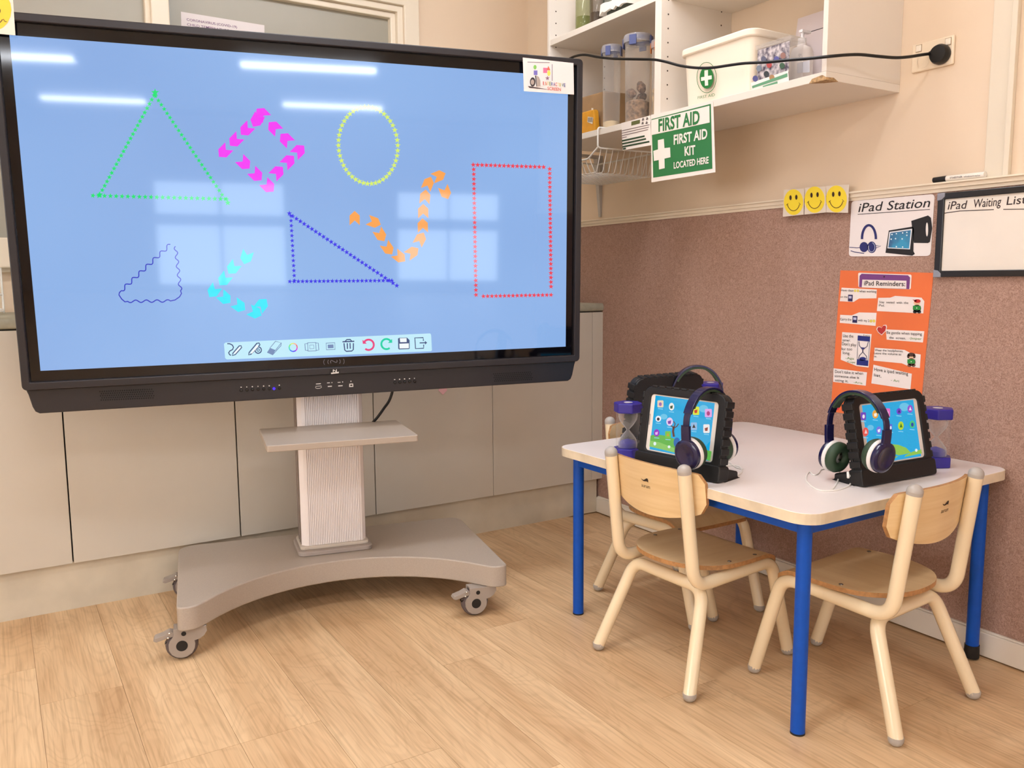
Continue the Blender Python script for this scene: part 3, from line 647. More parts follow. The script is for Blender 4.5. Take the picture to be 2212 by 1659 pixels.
# card with a picture, taped over the display's corner
CP = TP+TN*0.0148
card = [(1129, 124.5), (1238.3, 136.5), (1239.5, 204.5), (1131.5, 197)]
c0 = sheet('picture_card', CP, TN, card, .0016, M('card_white', (238, 226, 222), 0.5)); tag(c0, 'white picture card lettered INTERACTIVE SCREEN taped to the display corner', 'card')
def CK(l=.0022): return Ink(CP, TN, l)
Zc = lambda x, y: (1100+x/11.06, 100+y/11.06)
CK(.002).poly([Zc(*p) for p in ((425, 390), (1020, 430), (1020, 830), (800, 960), (430, 960))]).build('printed_panel', ink((222, 222, 220)), c0)
CK().stroke([Zc(430, 380), Zc(960, 390)], 1.5).stroke([Zc(1018, 430), Zc(1018, 830)], 1.6).build('printed_border', ink((150, 140, 150)), c0)
CK().ell(Zc(610, 502), 3.4, 4.8).build('printed_disc', ink((134, 196, 92)), c0)
CK().poly([Zc(*p) for p in ((580, 580), (668, 580), (668, 690), (580, 690))]).build('printed_square', ink((122, 112, 190)), c0)
CK().poly([Zc(*p) for p in ((805, 515), (905, 520), (900, 640), (805, 640))]).build('printed_square', ink((228, 112, 150)), c0)
CK(.0024).poly([Zc(*p) for p in ((930, 470), (975, 575), (885, 575))]).build('printed_triangle', ink((222, 110, 84)), c0)
CK(.0024).ell(Zc(940, 645), 3.4, 6).build('printed_disc', ink((226, 220, 90)), c0)
CK(.0026).star(Zc(905, 765), 5).build('printed_star', ink((146, 104, 130)), c0)
CK().ell(Zc(555, 855), 6, 10).poly([Zc(*p) for p in ((440, 950), (650, 985), (960, 1040), (640, 1010), (480, 995))]).poly([Zc(*p) for p in ((610, 705), (640, 700), (655, 960), (640, 965))]).build('printed_machine', ink((58, 48, 54)), c0)
CK(.0026).ell(Zc(548, 860), 3.6, 6).poly([Zc(*p) for p in ((650, 705), (700, 735), (735, 820), (738, 950), (655, 965))]).build('printed_machine_light', ink((176, 160, 150)), c0)
for k, (chh, c3) in enumerate(zip('INTERACTIVE', [(206, 60, 50), (226, 120, 40), (240, 214, 120), (120, 150, 80), (70, 100, 170), (96, 60, 130), (206, 60, 60), (240, 200, 130), (180, 170, 60), (60, 130, 120), (50, 90, 150)])):
    a = 800+k*49.5; y0 = 925+k*4.6; wdt = 18 if chh == 'I' else 40
    CK(.0028).text(chh, Zc(a, y0), Zc(a+wdt, y0+4), Zc(a, y0-84), .012).build('lettering', ink(c3), c0)
CK(.0028).text('SCREEN', Zc(905, 1045), Zc(1225, 1072), Zc(905, 970), .008).build('lettering', ink((206, 84, 62)), c0)
# smiley paper on the other display corner
sq = [(-60, -25), (27, -18), (33.5, 76.5), (-60, 68)]
c1 = sheet('smiley_card', CP, TN, sq, .0014, M('paper_white', (236, 224, 208), 0.6)); tag(c1, 'smiley face paper square taped to the top corner of the display', 'card')
CK(.0020).ell((-17, 22), 42, 46).build('face', ink((240, 204, 60)), c1)
CK(.0024).ell((-1.5, 24), 3.2, 6).ell((-28, 22), 3.2, 6).build('eyes', ink((56, 36, 20)), c1)
CK(.0024).arc((-17, 24), 28, 32, 35, 145, 2.0).stroke([(7.5, 41.5), (10.5, 46.5), (15, 47.5)], 1.4).build('mouth', ink((84, 54, 20)), c1)

# ================================================================ low table
TBZ = 0.5268
TB = thing('activity_table', 'low white children\'s table with blue tubular metal frame', 'table', (-0.3927, -2.0378, 0), R(0.671))
HX, HY = .4089, .4667
tp = MB(); tp.prism(rrect(-HX+.002, -HY+.002, HX-.002, HY-.002, .05, 7), TBZ-.024, TBZ, 'z'); tp.build('tabletop', M('table_laminate', (242, 232, 228), 0.28, var=(5, 0.985)), TB, bevel=0.001)
eb = MB(); eb.ring(rrect(-HX, -HY, HX, HY, .052, 7), rrect(-HX+.0021, -HY+.0021, HX-.0021, HY-.0021, .05, 7), TBZ-.025, TBZ-.0008, 'z'); eb.build('edge_band', M('edge_beech', (240, 222, 192), 0.5, var=(14, 0.9)), TB)
blue = M('blue_powdercoat', (6, 80, 184), 0.42, var=(60, 0.96), spec=0.3); rubb = M('rubber_black', (14, 13, 13), 0.6)
LX, LY = .357, .4155
for sx, sy in ((-1, -1), (-1, 1), (1, -1), (1, 1)):
    cx, cy = sx*LX, sy*LY
    q = MB(); q.tube([(cx, cy, .004), (cx, cy, TBZ-.025)], .0165, 24); lg = q.build('leg', blue, TB, smooth=40)
    q = MB()
    if (sx, sy) == (1, -1): q.tube([(cx, cy, 0), (cx, cy, .004), (cx, cy, .036)], [.0185, .0195, .0185], 20)
    else: q.tube([(cx, cy, 0), (cx, cy, .0045)], .0168, 20)
    q.build('foot_cap', rubb, lg, smooth=40)
for s in (-1, 1):
    q = MB(); q.box((s*LX-.011, -LY, TBZ-.058), (s*LX+.011, LY, TBZ-.0252)); q.build('apron_rail', blue, TB, bevel=0.003)
    q = MB(); q.box((-LX, s*LY-.011, TBZ-.058), (LX, s*LY+.011, TBZ-.0252)); q.build('apron_rail', blue, TB, bevel=0.003)

# ================================================================ children's chairs
tubec = M('cream_tube', (240, 220, 184), 0.22, spec=0.5, coat=0.3); capm = M('cap_grey', (176, 168, 160), 0.3, spec=0.5)
ply = M('ply_maple', (236, 206, 158), 0.35, var=(2.2, 1, ), stretch=(9, 1.2, 34), rgb2=(226, 192, 140)); plye = M('ply_edge', (190, 138, 86), 0.5, var=(90, 0.85))
seatm = M('ply_seat', (226, 196, 150), 0.35, var=(2.0, 1), stretch=(2.0, 20, 9), rgb2=(216, 182, 134))
CHT = .0168
def make_chair():
    t = empty('childs_chair')
    for s in (-1, 1):
        top, low, mid, frt, ft = (-.200, s*.137, .569), (-.163, s*.141, .270), (.0, s*.140, .278), (.126, s*.138, .284), (.205, s*.1375, .015)
        q = MB(); q.tube(fillet([top, low, mid], [.055], 9), CHT, 14); po = q.build('back_post', tubec, t, smooth=50)
        q = MB(); q.tube(fillet([mid, frt, ft], [.055], 9), CHT, 14); lg = q.build('leg', tubec, t, smooth=50)
        q = MB(); d = (Vector(top)-Vector(low)).normalized(); T = Matrix.Translation(Vector(top)-d*.004) @ d.to_track_quat('Z', 'Y').to_matrix().to_4x4()
        q.lathe([(0, -.004), (.0172, -.004), (.0176, .004)]+[(a, b*.9+.004) for a, b in dome(.0176, 6)], 16, T); q.build('post_cap', capm, po, smooth=50)
        q = MB(); q.lathe([(0, .022), (.0172, .022), (.0172, .0140)]+[(x, .0140-z*.81) for x, z in dome(.0172, 5)], 14, Matrix.Translation((.2045, s*.1375, 0))); q.build('foot_cap', capm, lg, smooth=50)
        # rear leg
        q = MB(); q.tube(fillet([(-.118, 0, .2535), (-.118, s*.128, .2535), (-.207, s*.176, .015)], [.05], 9), CHT, 14); lr = q.build('leg', tubec, t, smooth=50)
        q = MB(); q.lathe([(0, .022), (.0172, .022), (.0172, .0140)]+[(x, .0140-z*.81) for x, z in dome(.0172, 5)], 14, Matrix.Translation((-.2065, s*.1758, 0))); q.build('foot_cap', capm, lr, smooth=50)
    # seat: rounded rear, waterfall front lip
    rows = []; U0, U1 = -.165, .142; nu = 26; nv = 9
    for i in range(nu+1):
        u = U0+(U1-U0)*(1-math.cos(math.pi*i/nu))/2
        if u < -.02: wv = .158*math.sqrt(max(0.0, 1-((u+.02)/(U0+.02))**2))**0.85
        else: wv = .158-.010*max(0, (u-.02)/.12)
        if u > .125: wv -= .012*((u-.125)/.017)**2
        wv = max(wv, .004)
        z = .3005 - (0.026*max(0, (u-.085)/.057)**2) + .004*max(0, (-.09-u)/.07)
        rows.append((u, wv, z))
    q = MB(); vs = []
    for (u, wv, z) in rows:
        for k in range(nv):
            v = -wv+2*wv*k/(nv-1); vs.append((u, v, z+.0115-.004*(1-(v/.16)**2)*(1 if u < .1 else .4)))
    for (u, wv, z) in rows:
        for k in range(nv):
            v = -wv+2*wv*k/(nv-1); vs.append((u, v, z-.004*(1-(v/.16)**2)*(1 if u < .1 else .4)))
    off = (nu+1)*nv; top = []; bot = []; edge = []
    for i in range(nu):
        for k in range(nv-1):
            a = i*nv+k; top.append((a, a+nv, a+nv+1, a+1)); bot.append((off+a, off+a+1, off+a+nv+1, off+a+nv))
        for k in (0, nv-1):
            a = i*nv+k; edge.append((a, off+a, off+a+nv, a+nv))
    for i in (0, nu):
        for k in range(nv-1):
            a = i*nv+k; edge.append((a, a+1, off+a+1, off+a))
    q.add(vs, top+bot+edge); q.mi = [0]*(len(top)+len(bot))+[1]*len(edge)
    st = q.build('seat', [seatm, plye], t, smooth=35)
    for u, v in ((-.035, .138), (.06, .138), (-.035, -.138), (.06, -.138)):
        q = MB(); q.lathe([(.0055, 0), (.0045, .0014), (0, .0018)], 12, Matrix.Translation((u, v, .3115))); q.build('screw', M('screw_steel', (150, 140, 128), 0.3, metal=0.8), st, smooth=50)
    # curved backrest on the front of the posts
    def upost(z): return -.163+(-.200+.163)*(z-.270)/(.569-.270)
    def rnd(v, r=.022, V=.172):
        a = abs(v)-(V-r); return 0 if a <= 0 else r-math.sqrt(max(0, r*r-a*a))
    q = MB(); vs = []; nv, nz, V = 25, 6, .172
    def surf(v, z): return upost(z)+CHT+.0005-.024*(1-(min(abs(v), .18)/.137)**2)
    for side in (0, 1):
        for i in range(nv):
            v = -V+2*V*i/(nv-1); zt = .560+.006*(1-(v/V)**2)-rnd(v); zb = .464-.036*(1-(v/V)**2)+rnd(v)
            for k in range(nz):
                z = zb+(zt-zb)*k/(nz-1); vs.append((surf(v, z)+.0095*side, v, z))
    off = nv*nz; big = []; edge = []
    for i in range(nv-1):
        for k in range(nz-1):
            a = i*nz+k; big += [(a, a+1, a+nz+1, a+nz), (off+a, off+a+nz, off+a+nz+1, off+a+1)]
        for k in (0, nz-1):
            a = i*nz+k; edge.append((a, a+nz, off+a+nz, off+a))
    for i in (0, nv-1):
        for k in range(nz-1):
            a = i*nz+k; edge.append((a, off+a, off+a+1, a+1))
    q.add(vs, big+edge); q.mi = [0]*len(big)+[1]*len(edge)
    br = q.build('backrest', [ply, plye], t, smooth=35)
    # printed bird-wing mark and word on the back face
    zc = .505; q = MB()
    def bp(x, y): return (surf(-x, zc+y)-.0006, -x, zc+y)
    wing = [(-.016, .017), (-.012, .0125), (-.006, .0105), (.0, .0112), (.006, .0122), (.0115, .010), (.0105, .0135), (.0125, .0150), (.0105, .0170), (.0112, .0195), (.006, .0205), (.001, .0175), (-.004, .0145), (-.009, .0135)]
    q.add([bp(*p) for p in wing], [list(range(len(wing)))[::-1]])
    gv, gf, gx0, gx1 = glyphs('aurum', -.005); k = .032/(gx1-gx0)
    q.add([bp((x-gx0)*k-.016, y*k*1.15-.006) for x, y in gv], gf)
    q.build('maker_mark', ink((40, 28, 22)), br)
    return t
ch1 = make_chair(); ch1.location = (-.648, -2.037, 0); ch1.rotation_euler = (0, 0, R(1.5))
tag(ch1, 'cream tube chair with maple back facing the tablet beside the display', 'chair', 'small chairs around the white table')
ch2 = copy_tree(ch1); ch2.location = (-.407, -1.711, 0); ch2.rotation_euler = (0, 0, R(-90))
tag(ch2, 'cream tube chair tucked under the table end nearest the cabinets', 'chair', 'small chairs around the white table')
ch3 = copy_tree(ch1); ch3.location = (-.446, -2.389, 0); ch3.rotation_euler = (0, 0, R(94.5))
tag(ch3, 'cream tube chair with maple back in front of the reminders poster', 'chair', 'small chairs around the white table')

# ================================================================ tablets in foam cases
foam = M('foam_black', (17, 15, 16), 0.55, var=(80, 0.8)); tabw = M('tablet_white', (236, 228, 220), 0.25)
def make_tablet(label, cx, cy, yaw, tilt):
    up = .1227
    bx, by = cx+math.sin(yaw)*up*math.sin(tilt), cy-math.cos(yaw)*up*math.sin(tilt)
    t = thing('tablet', label, 'tablet', (bx, by, TBZ), yaw, 'tablets on the white table')
    T = Matrix.Rotation(-tilt, 4, 'X')
    def add(name, mb, mat, par=None, **k):
        mb.v = [T @ v for v in mb.v]; return mb.build(name, mat, par or t, **k)
    q = MB(); o = rrect(-.1335, .006, .1335, .219, .026, 6); i = rrect(-.1105, up-.0755, .1105, up+.0755, .010, 6)
    q.ring(o, i, -.009, .013, 'y'); q.prism(o, .013, .022, 'y'); case = add('case', q, foam, bevel=0.003)
    q = MB()
    for k in range(7):
        b = .045+k*.0235
        for s in (-1, 1): q.box((s*.1345-.0035, -.010, b), (s*.1345+.0035, .022, b+.017))
    for k in range(9):
        a = -.108+k*.0245; q.box((a, -.010, .2165), (a+.018, .022, .2225))
    add('case_ridges', q, foam, case, bevel=0.002)['kind'] = 'stuff'
    q = MB(); q.prism(rrect(-.1115, up-.0765, .1115, up+.0765, .009, 5), -.0045, .006, 'y'); body = add('tablet_body', q, tabw, bevel=0.001)
    q = MB(); q.add([(-.0965, -.0050, up-.0725), (.0965, -.0050, up-.0725), (.0965, -.0050, up+.0725), (-.0965, -.0050, up+.0725)], [(0, 1, 2, 3)])
    scr = add('screen', q, glow((22, 178, 236), 0.85, 'tablet_sky'), body)
    # foot of the case with its two rear struts
    q = MB(); q.prism(rrect(-.140, .0, .140, .042, .008, 3), -.013, .026, 'y'); q.v = [T @ v for v in q.v]
    for v in q.v: v.z = max(v.z, 0.0)
    q.build('case_stand', foam, t, bevel=0.003)
    for s in (-1, 1):
        q = MB(); q.add([(s*.085, .02, 0), (s*.135, .02, 0), (s*.128, .085, 0), (s*.092, .085, 0), (s*.085, .02, .034), (s*.135, .02, .034), (s*.128, .085, .016), (s*.092, .085, .016)],
                        [(0, 1, 2, 3), (4, 5, 6, 7), (0, 1, 5, 4), (1, 2, 6, 5), (2, 3, 7, 6), (3, 0, 4, 7)]); q.build('stand_foot', foam, t, bevel=0.004)
    Rz = Matrix.Rotation(yaw, 3, 'Z'); N = Rz @ (T.to_3x3() @ Vector((0, -1, 0))); P = Vector((bx, by, TBZ)) + Rz @ (T @ Vector((0, -.0050, up)))
    return t, scr, body, P, N
tA, scA, bodA, PA, NA = make_tablet('tablet lit with a tree picture, headphones over it, beside the display', -.7376, -2.0561, R(-82.3), R(8.5))
tB, scB, bodB, PB, NB = make_tablet('tablet lit with rows of round icons in front of the orange poster', -.3472, -2.3866, R(-3.0), R(12.2))
tC, scC, bodC, PC, NC = make_tablet('tablet turned away, only the back of its black case showing', -.520, -1.735, R(180), R(10))
# pictures
Za = lambda x, y: (1280+x/5.53, 760+y/5.53); Zb = lambda x, y: (1700+x/5.53, 800+y/5.53)
def pic(P, N, l=.0008): return Ink(P, N, l)
pic(PA, NA).poly([Za(*p) for p in ((696, 1000), (760, 985), (860, 1000), (980, 1040), (1100, 1085), (1230, 1130), (1425, 1190), (1405, 1300), (1030, 1215), (682, 1130))]).build('hill', glow((108, 196, 84), 0.8, 'tablet'), scA)
pic(PA, NA, .0010).poly([Za(*p) for p in ((690, 1060), (800, 1080), (980, 1150), (1030, 1215), (682, 1130))]).build('hill', glow((150, 216, 110), 0.8, 'tablet'), scA)
pic(PA, NA, .0012).ell(Za(1010, 1085), 7, 11).build('pond', glow((36, 110, 190), 0.8, 'tablet'), scA)
pic(PA, NA, .0012).stroke([Za(*p) for p in ((975, 1015), (965, 950), (975, 890))], 4.5).stroke([Za(*p) for p in ((972, 910), (930, 870), (905, 860))], 2).stroke([Za(*p) for p in ((975, 900), (990, 860), (970, 830))], 2).stroke([Za(*p) for p in ((972, 915), (1010, 890), (1030, 860))], 2).build('tree', glow((112, 62, 44), 0.7, 'tablet'), scA)
cg = glow((110, 206, 244), 0.85, 'tablet')
pic(PA, NA, .0010).ell(Za(855, 775), 8, 6).build('cloud', cg, scA); pic(PA, NA, .0010).ell(Za(1330, 680), 10, 8).build('cloud', cg, scA)
pic(PB, NB).poly([Zb(*p) for p in ((1240, 880), (1330, 890), (1420, 925), (1478, 985), (1420, 1000), (1330, 1015), (1245, 985))]).poly([Zb(*p) for p in ((1415, 1015), (1500, 970), (1600, 945), (1608, 992), (1400, 1035))]).poly([Zb(*p) for p in ((1235, 1040), (1330, 1022), (1270, 1062), (1228, 1070))]).build('hill', glow((152, 206, 84), 0.85, 'tablet'), scB)
pic(PB, NB).ell(Zb(1400, 438), 11, 9).build('cloud', cg, scB); pic(PB, NB).ell(Zb(995, 685), 7, 6).build('cloud', cg, scB)
def icon(P, N, Z, par, x, y, rx, ry, c1, c2, sq=False, mark=0):
    I = pic(P, N, .0014)
    I.poly([Z(x+dx*rx, y+dy*ry) for dx, dy in ((-.8, -1), (.8, -1), (1, -.8), (1, .8), (.8, 1), (-.8, 1), (-1, .8), (-1, -.8))]) if sq else I.ell(Z(x, y), rx/5.53, ry/5.53, 0, 16)
    o = I.build('app_icon', glow(c1, 0.9, 'tablet'), par)
    I = pic(P, N, .0018)
    if mark == 0: I.ell(Z(x, y+4), rx*.5/5.53, ry*.55/5.53, 0, 10)
    elif mark == 1: I.poly([Z(x-rx*.5, y+ry*.4), Z(x, y-ry*.6), Z(x+rx*.55, y+ry*.4)])
    else: I.poly([Z(x-rx*.55, y-ry*.1), Z(x+rx*.5, y-ry*.35), Z(x+rx*.35, y+ry*.5), Z(x-rx*.4, y+ry*.55)])
    I.build('icon_mark', glow(c2, 0.9, 'tablet'), o)
    I = pic(P, N, .0012); I.poly([Z(x-30, y+ry+10), Z(x+30, y+ry+16), Z(x+30, y+ry+24), Z(x-30, y+ry+18)]); I.build('icon_caption', glow((150, 220, 250), 0.9, 'tablet'), o)
for a in ((815, 622, 36, 42, (245, 220, 190), (160, 110, 190), True, 0), (948, 655, 32, 46, (245, 245, 240), (60, 90, 60), False, 2), (1240, 705, 38, 50, (226, 236, 70), (210, 60, 40), True, 2), (1388, 732, 42, 50, (230, 170, 236), (180, 60, 130), True, 0), (790, 800, 34, 36, (245, 248, 255), (40, 40, 60), False, 0),
          (925, 835, 40, 50, (236, 210, 245), (130, 60, 170), False, 2), (1215, 890, 38, 46, (150, 190, 230), (50, 40, 40), True, 1), (1365, 918, 38, 52, (245, 240, 240), (150, 70, 60), True, 2), (770, 968, 34, 44, (150, 40, 200), (240, 180, 250), False, 2), (905, 990, 34, 42, (120, 200, 70), (210, 160, 60), True, 1)):
    icon(PA, NA, Za, scA, *a)
for a in ((908, 548, 30, 46, (110, 70, 190), (245, 235, 240), True, 0), (1050, 525, 36, 52, (240, 170, 60), (250, 245, 235), False, 2), (1190, 505, 36, 50, (236, 110, 200), (250, 200, 230), True, 0), (1332, 490, 30, 38, (110, 70, 210), (40, 40, 110), False, 1), (1465, 460, 32, 46, (150, 80, 210), (245, 230, 240), False, 1),
          (935, 735, 34, 52, (236, 90, 80), (250, 210, 210), False, 1), (1092, 715, 32, 46, (120, 120, 230), (240, 245, 255), False, 2), (1232, 682, 20, 40, (90, 110, 220), (240, 245, 255), True, 0), (1355, 662, 34, 52, (190, 220, 50), (40, 130, 40), False, 1), (1490, 645, 32, 46, (70, 200, 130), (40, 70, 170), False, 0)):
    icon(PB, NB, Zb, scB, *a)
q = pic(PB, NB, .0012); q.ell(Zb(1540, 955), 2.6, 3.4).build('home_dot', glow((235, 250, 250), 0.9, 'tablet'), scB)
q = pic(PA, NA, .0014); q.ell(Za(748, 1097), 3, 4).ell(Za(918, 1135), 3, 3).build('home_dot', glow((235, 250, 250), 0.9, 'tablet'), scA)
q = pic(PA, NA, .0003); q.stroke([Za(690, 740), Za(676, 870)], 1.6); q.build('printed_name', ink((150, 140, 136)), bodA)
q = pic(PA, NA, .0003); q.stroke([Za(1472, 985), Za(1482, 920), Za(1496, 925), Za(1488, 992)], .8, True); q.build('home_button', ink((190, 182, 176)), bodA)
q = pic(PB, NB, .0003); q.stroke([Zb(1592, 610), Zb(1606, 605), Zb(1616, 688), Zb(1602, 694)], .8, True); q.build('home_button', ink((190, 182, 176)), bodB)

# ================================================================ headphones
navyp = M('navy_gloss', (26, 24, 66), 0.22, spec=0.5, coat=0.3); greenp = M('green_leather', (44, 66, 44), 0.55); ringw = M('white_plastic', (236, 230, 226), 0.3); cordm = M('white_cord', (240, 234, 226), 0.4)
def make_headphones(hp, hm, ht, s):
    """hp / hm: cup heights on the local +y / -y side"""
    t = empty('headphones')
    for sg, hc in ((-1, hm), (1, hp)):
        T = Matrix.Translation((0, sg*s, hc)) @ Matrix.Rotation(R(-90*sg+7), 4, 'X')   # local +z points outwards
        q = MB(); q.lathe([(0, .005), (.037, .005), (.0385, .009), (.037, .016), (.031, .0195), (.025, .0195), (.023, .018), (0, .018)], 30, T); cup = q.build('ear_cup', navyp, t, smooth=40)
        q = MB(); q.lathe([(0, -.005), (.038, -.005), (.0402, -.003), (.0402, .004), (.038, .006), (0, .006)], 30, T); q.build('cup_ring', ringw, cup, smooth=40)
        q = MB(); q.lathe([(.014, -.014), (.016, -.022), (.026, -.026), (.035, -.022), (.039, -.014), (.038, -.006), (.032, -.005), (.014, -.005)], 30, T); q.build('ear_cushion', greenp, cup, smooth=60)
    b = s+.022; n = 40; pts = []
    for i in range(n+1):
        a = math.pi*i/n; hc = hp+(hm-hp)*i/n; z0 = hc+.022
        pts.append(((s+.012+(b-s-.012)*min(1, math.sin(a)*2.2))*math.cos(a)/max(abs(math.cos(a)), .0001)*abs(math.cos(a))**.92, z0+(ht-z0)*math.sin(a)**0.85))
    def sweep(lo, hi, half, off, th):
        q = MB(); vs = []
        for i in range(lo, hi+1):
            y, z = pts[i]; y0, z0 = pts[max(i-1, 0)]; y1, z1 = pts[min(i+1, n)]; l = math.hypot(y1-y0, z1-z0); ny, nz = (z1-z0)/l, -(y1-y0)/l
            for dx, o in ((-half, off), (half, off), (half, off+th), (-half, off+th)): vs.append((dx, y+ny*o, z+nz*o))
        k = hi-lo; fs = [(j*4+e, j*4+(e+1) % 4, j*4+4+(e+1) % 4, j*4+4+e) for j in range(k) for e in range(4)]+[(0, 1, 2, 3), (k*4, k*4+1, k*4+2, k*4+3)]
        return q.add(vs, fs)
    hb = sweep(7, 33, .0125, 0.0, .0055).build('headband', navyp, t, smooth=35, bevel=0.0012)
    sweep(9, 31, .0105, -.006, .006).build('inner_pad', greenp, hb, smooth=35)
    for lo, hi in ((0, 8), (32, 40)): sweep(lo, hi, .0090, .0, .0045).build('slider_arm', navyp, t, smooth=35, bevel=0.001)
    for lo, hi in ((0, 4), (36, 40)): sweep(lo, hi, .0125, -.001, .0085).build('yoke', navyp, t, smooth=35, bevel=0.001)
    return t
def put(o, x, y, rz, label): o.location = (x, y, TBZ); o.rotation_euler = (0, 0, rz); tag(o, label, 'headphones', 'navy headphones hung over the tablets'); return o
hB = put(make_headphones(.060, .084, .228, .066), -.476, -2.384, R(-4), 'navy headphones with looped white cord over the tablet by the poster')
hA = put(make_headphones(.078, .076, .230, .062), -.738, -2.146, R(-84), 'navy headphones astride the tablet with the tree picture')
hC = put(make_headphones(.080, .080, .240, .060), -.440, -1.800, R(59), 'navy headphones on the tablet that is turned away')
def cord(pts, par, r=.0021):
    q = MB(); q.tube(smooth_path([onz(p[:2], p[2]) for p in pts], 7), r, 7); q.build('cord', cordm, par, world=True, smooth=60)
ZT0 = TBZ+.0018
cord([(1842, 964, .602), (1828, 968, .590), (1816, 984, .568), (1815, 1010, .545), (1809, 1040, ZT0), (1794, 1059, ZT0), (1765, 1057, ZT0), (1744, 1041, ZT0), (1742, 1028, ZT0), (1749, 1019, ZT0), (1758, 1026, ZT0), (1768, 1022, ZT0), (1775, 1014, ZT0), (1800, 1011, ZT0)], hB)
cord([(1832, 1024, .556), (1838, 1031, .545), (1840, 1040, .533), (1832, 1050, ZT0), (1815, 1057, ZT0), (1795, 1060, ZT0), (1775, 1060, ZT0)], hB)
for px, z in (((1841, 964), .602), ((1832, 1025), .556)):
    q = MB(); P0 = onz(px, z); q.tube([P0+Vector((.004, .004, .004)), P0, P0-Vector((.006, .005, .006))], .0032, 8); q.build('cord_plug', cordm, hB, world=True, smooth=50)
cord([(1556, 1014, ZT0+.002), (1570, 1021, ZT0), (1586, 1027, ZT0), (1598, 1024, ZT0), (1603, 1016, ZT0), (1597, 1008, ZT0), (1582, 1005, ZT0), (1564, 1007, ZT0), (1575, 999, ZT0), (1590, 1010, ZT0), (1606, 1013, ZT0)], hA)

# ================================================================ sand timers
tblue = M('timer_blue', (44, 34, 140), 0.35); tglass = clear_mat('timer_clear', (232, 226, 220), 0.01, 0.03, .28); sand = M('timer_sand', (62, 60, 160), 0.8, bump=(400, 0.4))
def make_timer():
    t = empty('sand_timer'); H = .157
    hexo = [(.042*math.cos(R(60*i+8)), .042*math.sin(R(60*i+8))) for i in range(6)]
    for z0, z1 in ((0, .028), (H-.028, H)):
        q = MB(); q.prism(hexo, z0, z1, 'z'); q.build('end_cap', tblue, t, bevel=0.003)
    q = MB(); q.lathe([(0, H+.0004), (.0125, H+.0004), (.0125, H-.001), (0, H-.001)], 18); q.build('cap_sticker', M('timer_sticker', (208, 200, 200), 0.5), t)
    q = MB(); q.lathe([(.0335, .028), (.0335, H-.028)], 28); q.build('outer_tube', tglass, t, smooth=40)
    q = MB(); prof = [(.027, .029), (.0275, .040), (.025, .050), (.016, .064), (.007, .074), (.0036, .0785), (.007, .083), (.016, .093), (.025, .107), (.0275, .117), (.027, H-.029)]
    q.lathe(prof, 28); q.build('hourglass', clear_mat('hourglass_clear', (238, 234, 228), 0.05, 0.04, .9), t, smooth=60)
    q = MB(); q.lathe([(0, .0285), (.0262, .0285), (.0267, .042), (.018, .047), (.0, .053)], 24); q.build('sand', sand, t, smooth=40)
    return t
tm1 = make_timer(); p = onz((1357, 869), TBZ+.157); tm1.location = (p.x, p.y, TBZ)
tag(tm1, 'blue hexagonal sand timer beside the tablet with the tree picture', 'sand timer', 'blue sand timers on the table')
tm2 = copy_tree(tm1); p = onz((2026, 881), TBZ+.157); tm2.location = (p.x, p.y, TBZ); tm2.rotation_euler = (0, 0, R(25)); tag(tm2, 'blue hexagonal sand timer beside the tablet with round icons', 'sand timer', 'blue sand timers on the table')
tm3 = copy_tree(tm1); p = onz((1535, 826), TBZ+.157); tm3.location = (p.x, p.y, TBZ); tm3.rotation_euler = (0, 0, R(14)); tag(tm3, 'blue hexagonal sand timer half hidden behind the back-turned tablet', 'sand timer', 'blue sand timers on the table')

# ================================================================ open wall shelving
shm = M('shelf_melamine', (232, 222, 210), 0.38, var=(2.0, 0.985)); XS = -.30
SZ0, SZ1, UZ0, UZ1, SY0, SY1, STOP = 1.556, 1.578, 1.944, 1.966, -.79, -2.1165, 2.52
SU = thing('shelf_unit', 'open white melamine shelf unit fixed high on the wall', 'shelf', (XW, SY0, SZ0))
def sbox(name, a, b, mat=shm, par=None, bev=0.0012): q = MB(); q.box(a, b); return q.build(name, mat, par or SU, world=True, bevel=bev)
pin = M('pin_hole', (70, 56, 44), 0.8)
pan = [sbox('side_panel', (XS, SY0-.016, SZ1), (XW, SY0, STOP)), sbox('side_panel', (XS, SY1, SZ1), (XW, SY1+.016, STOP)), sbox('divider', (XS, -1.458, SZ1), (XW, -1.427, STOP))]
sbox('shelf_board', (XS, SY1, SZ0), (XW, SY0, SZ1))
sbox('shelf_board', (XS+.002, -1.427, UZ0), (XW, SY0-.016, UZ1)); sbox('shelf_board', (XS+.04, SY1+.016, UZ0), (XW, -1.458, UZ1)); sbox('top_board', (XS, SY1, STOP), (XW, SY0, STOP+.018))
for pn, yf in ((pan[0], SY0-.016), (pan[2], -1.458)):
    q = MB()
    for xx in (XS+.03, XW-.05):
        for k in range(12):
            z = SZ1+.05+k*.045
            q.lathe([(0, 0), (.0028, 0), (.0028, .0006), (0, .0006)], 8, Matrix.Translation((xx, yf, z)) @ Matrix.Rotation(R(90), 4, 'X'))
    q.build('pin_holes', pin, pn, world=True)
q = MB(); q.add([(XS-.001, SY1-.0008, SZ0-.0005), (XS-.001, SY1+.055, SZ0-.0005), (XS-.001, SY1+.045, SZ0+.010), (XS-.001, SY1+.012, SZ0+.014), (XS-.001, SY1-.0008, SZ0+.006), (XS+.05, SY1-.0008, SZ0-.0005), (XS+.03, SY1-.0008, SZ0+.008), (XS+.03, SY1+.03, SZ0-.0006)],
                [(0, 1, 2, 3, 4), (0, 4, 6, 5), (0, 5, 7, 1)]); q.build('chipped_corner', M('chipboard', (196, 158, 112), 0.9, var=(120, 0.75)), SU, world=True)
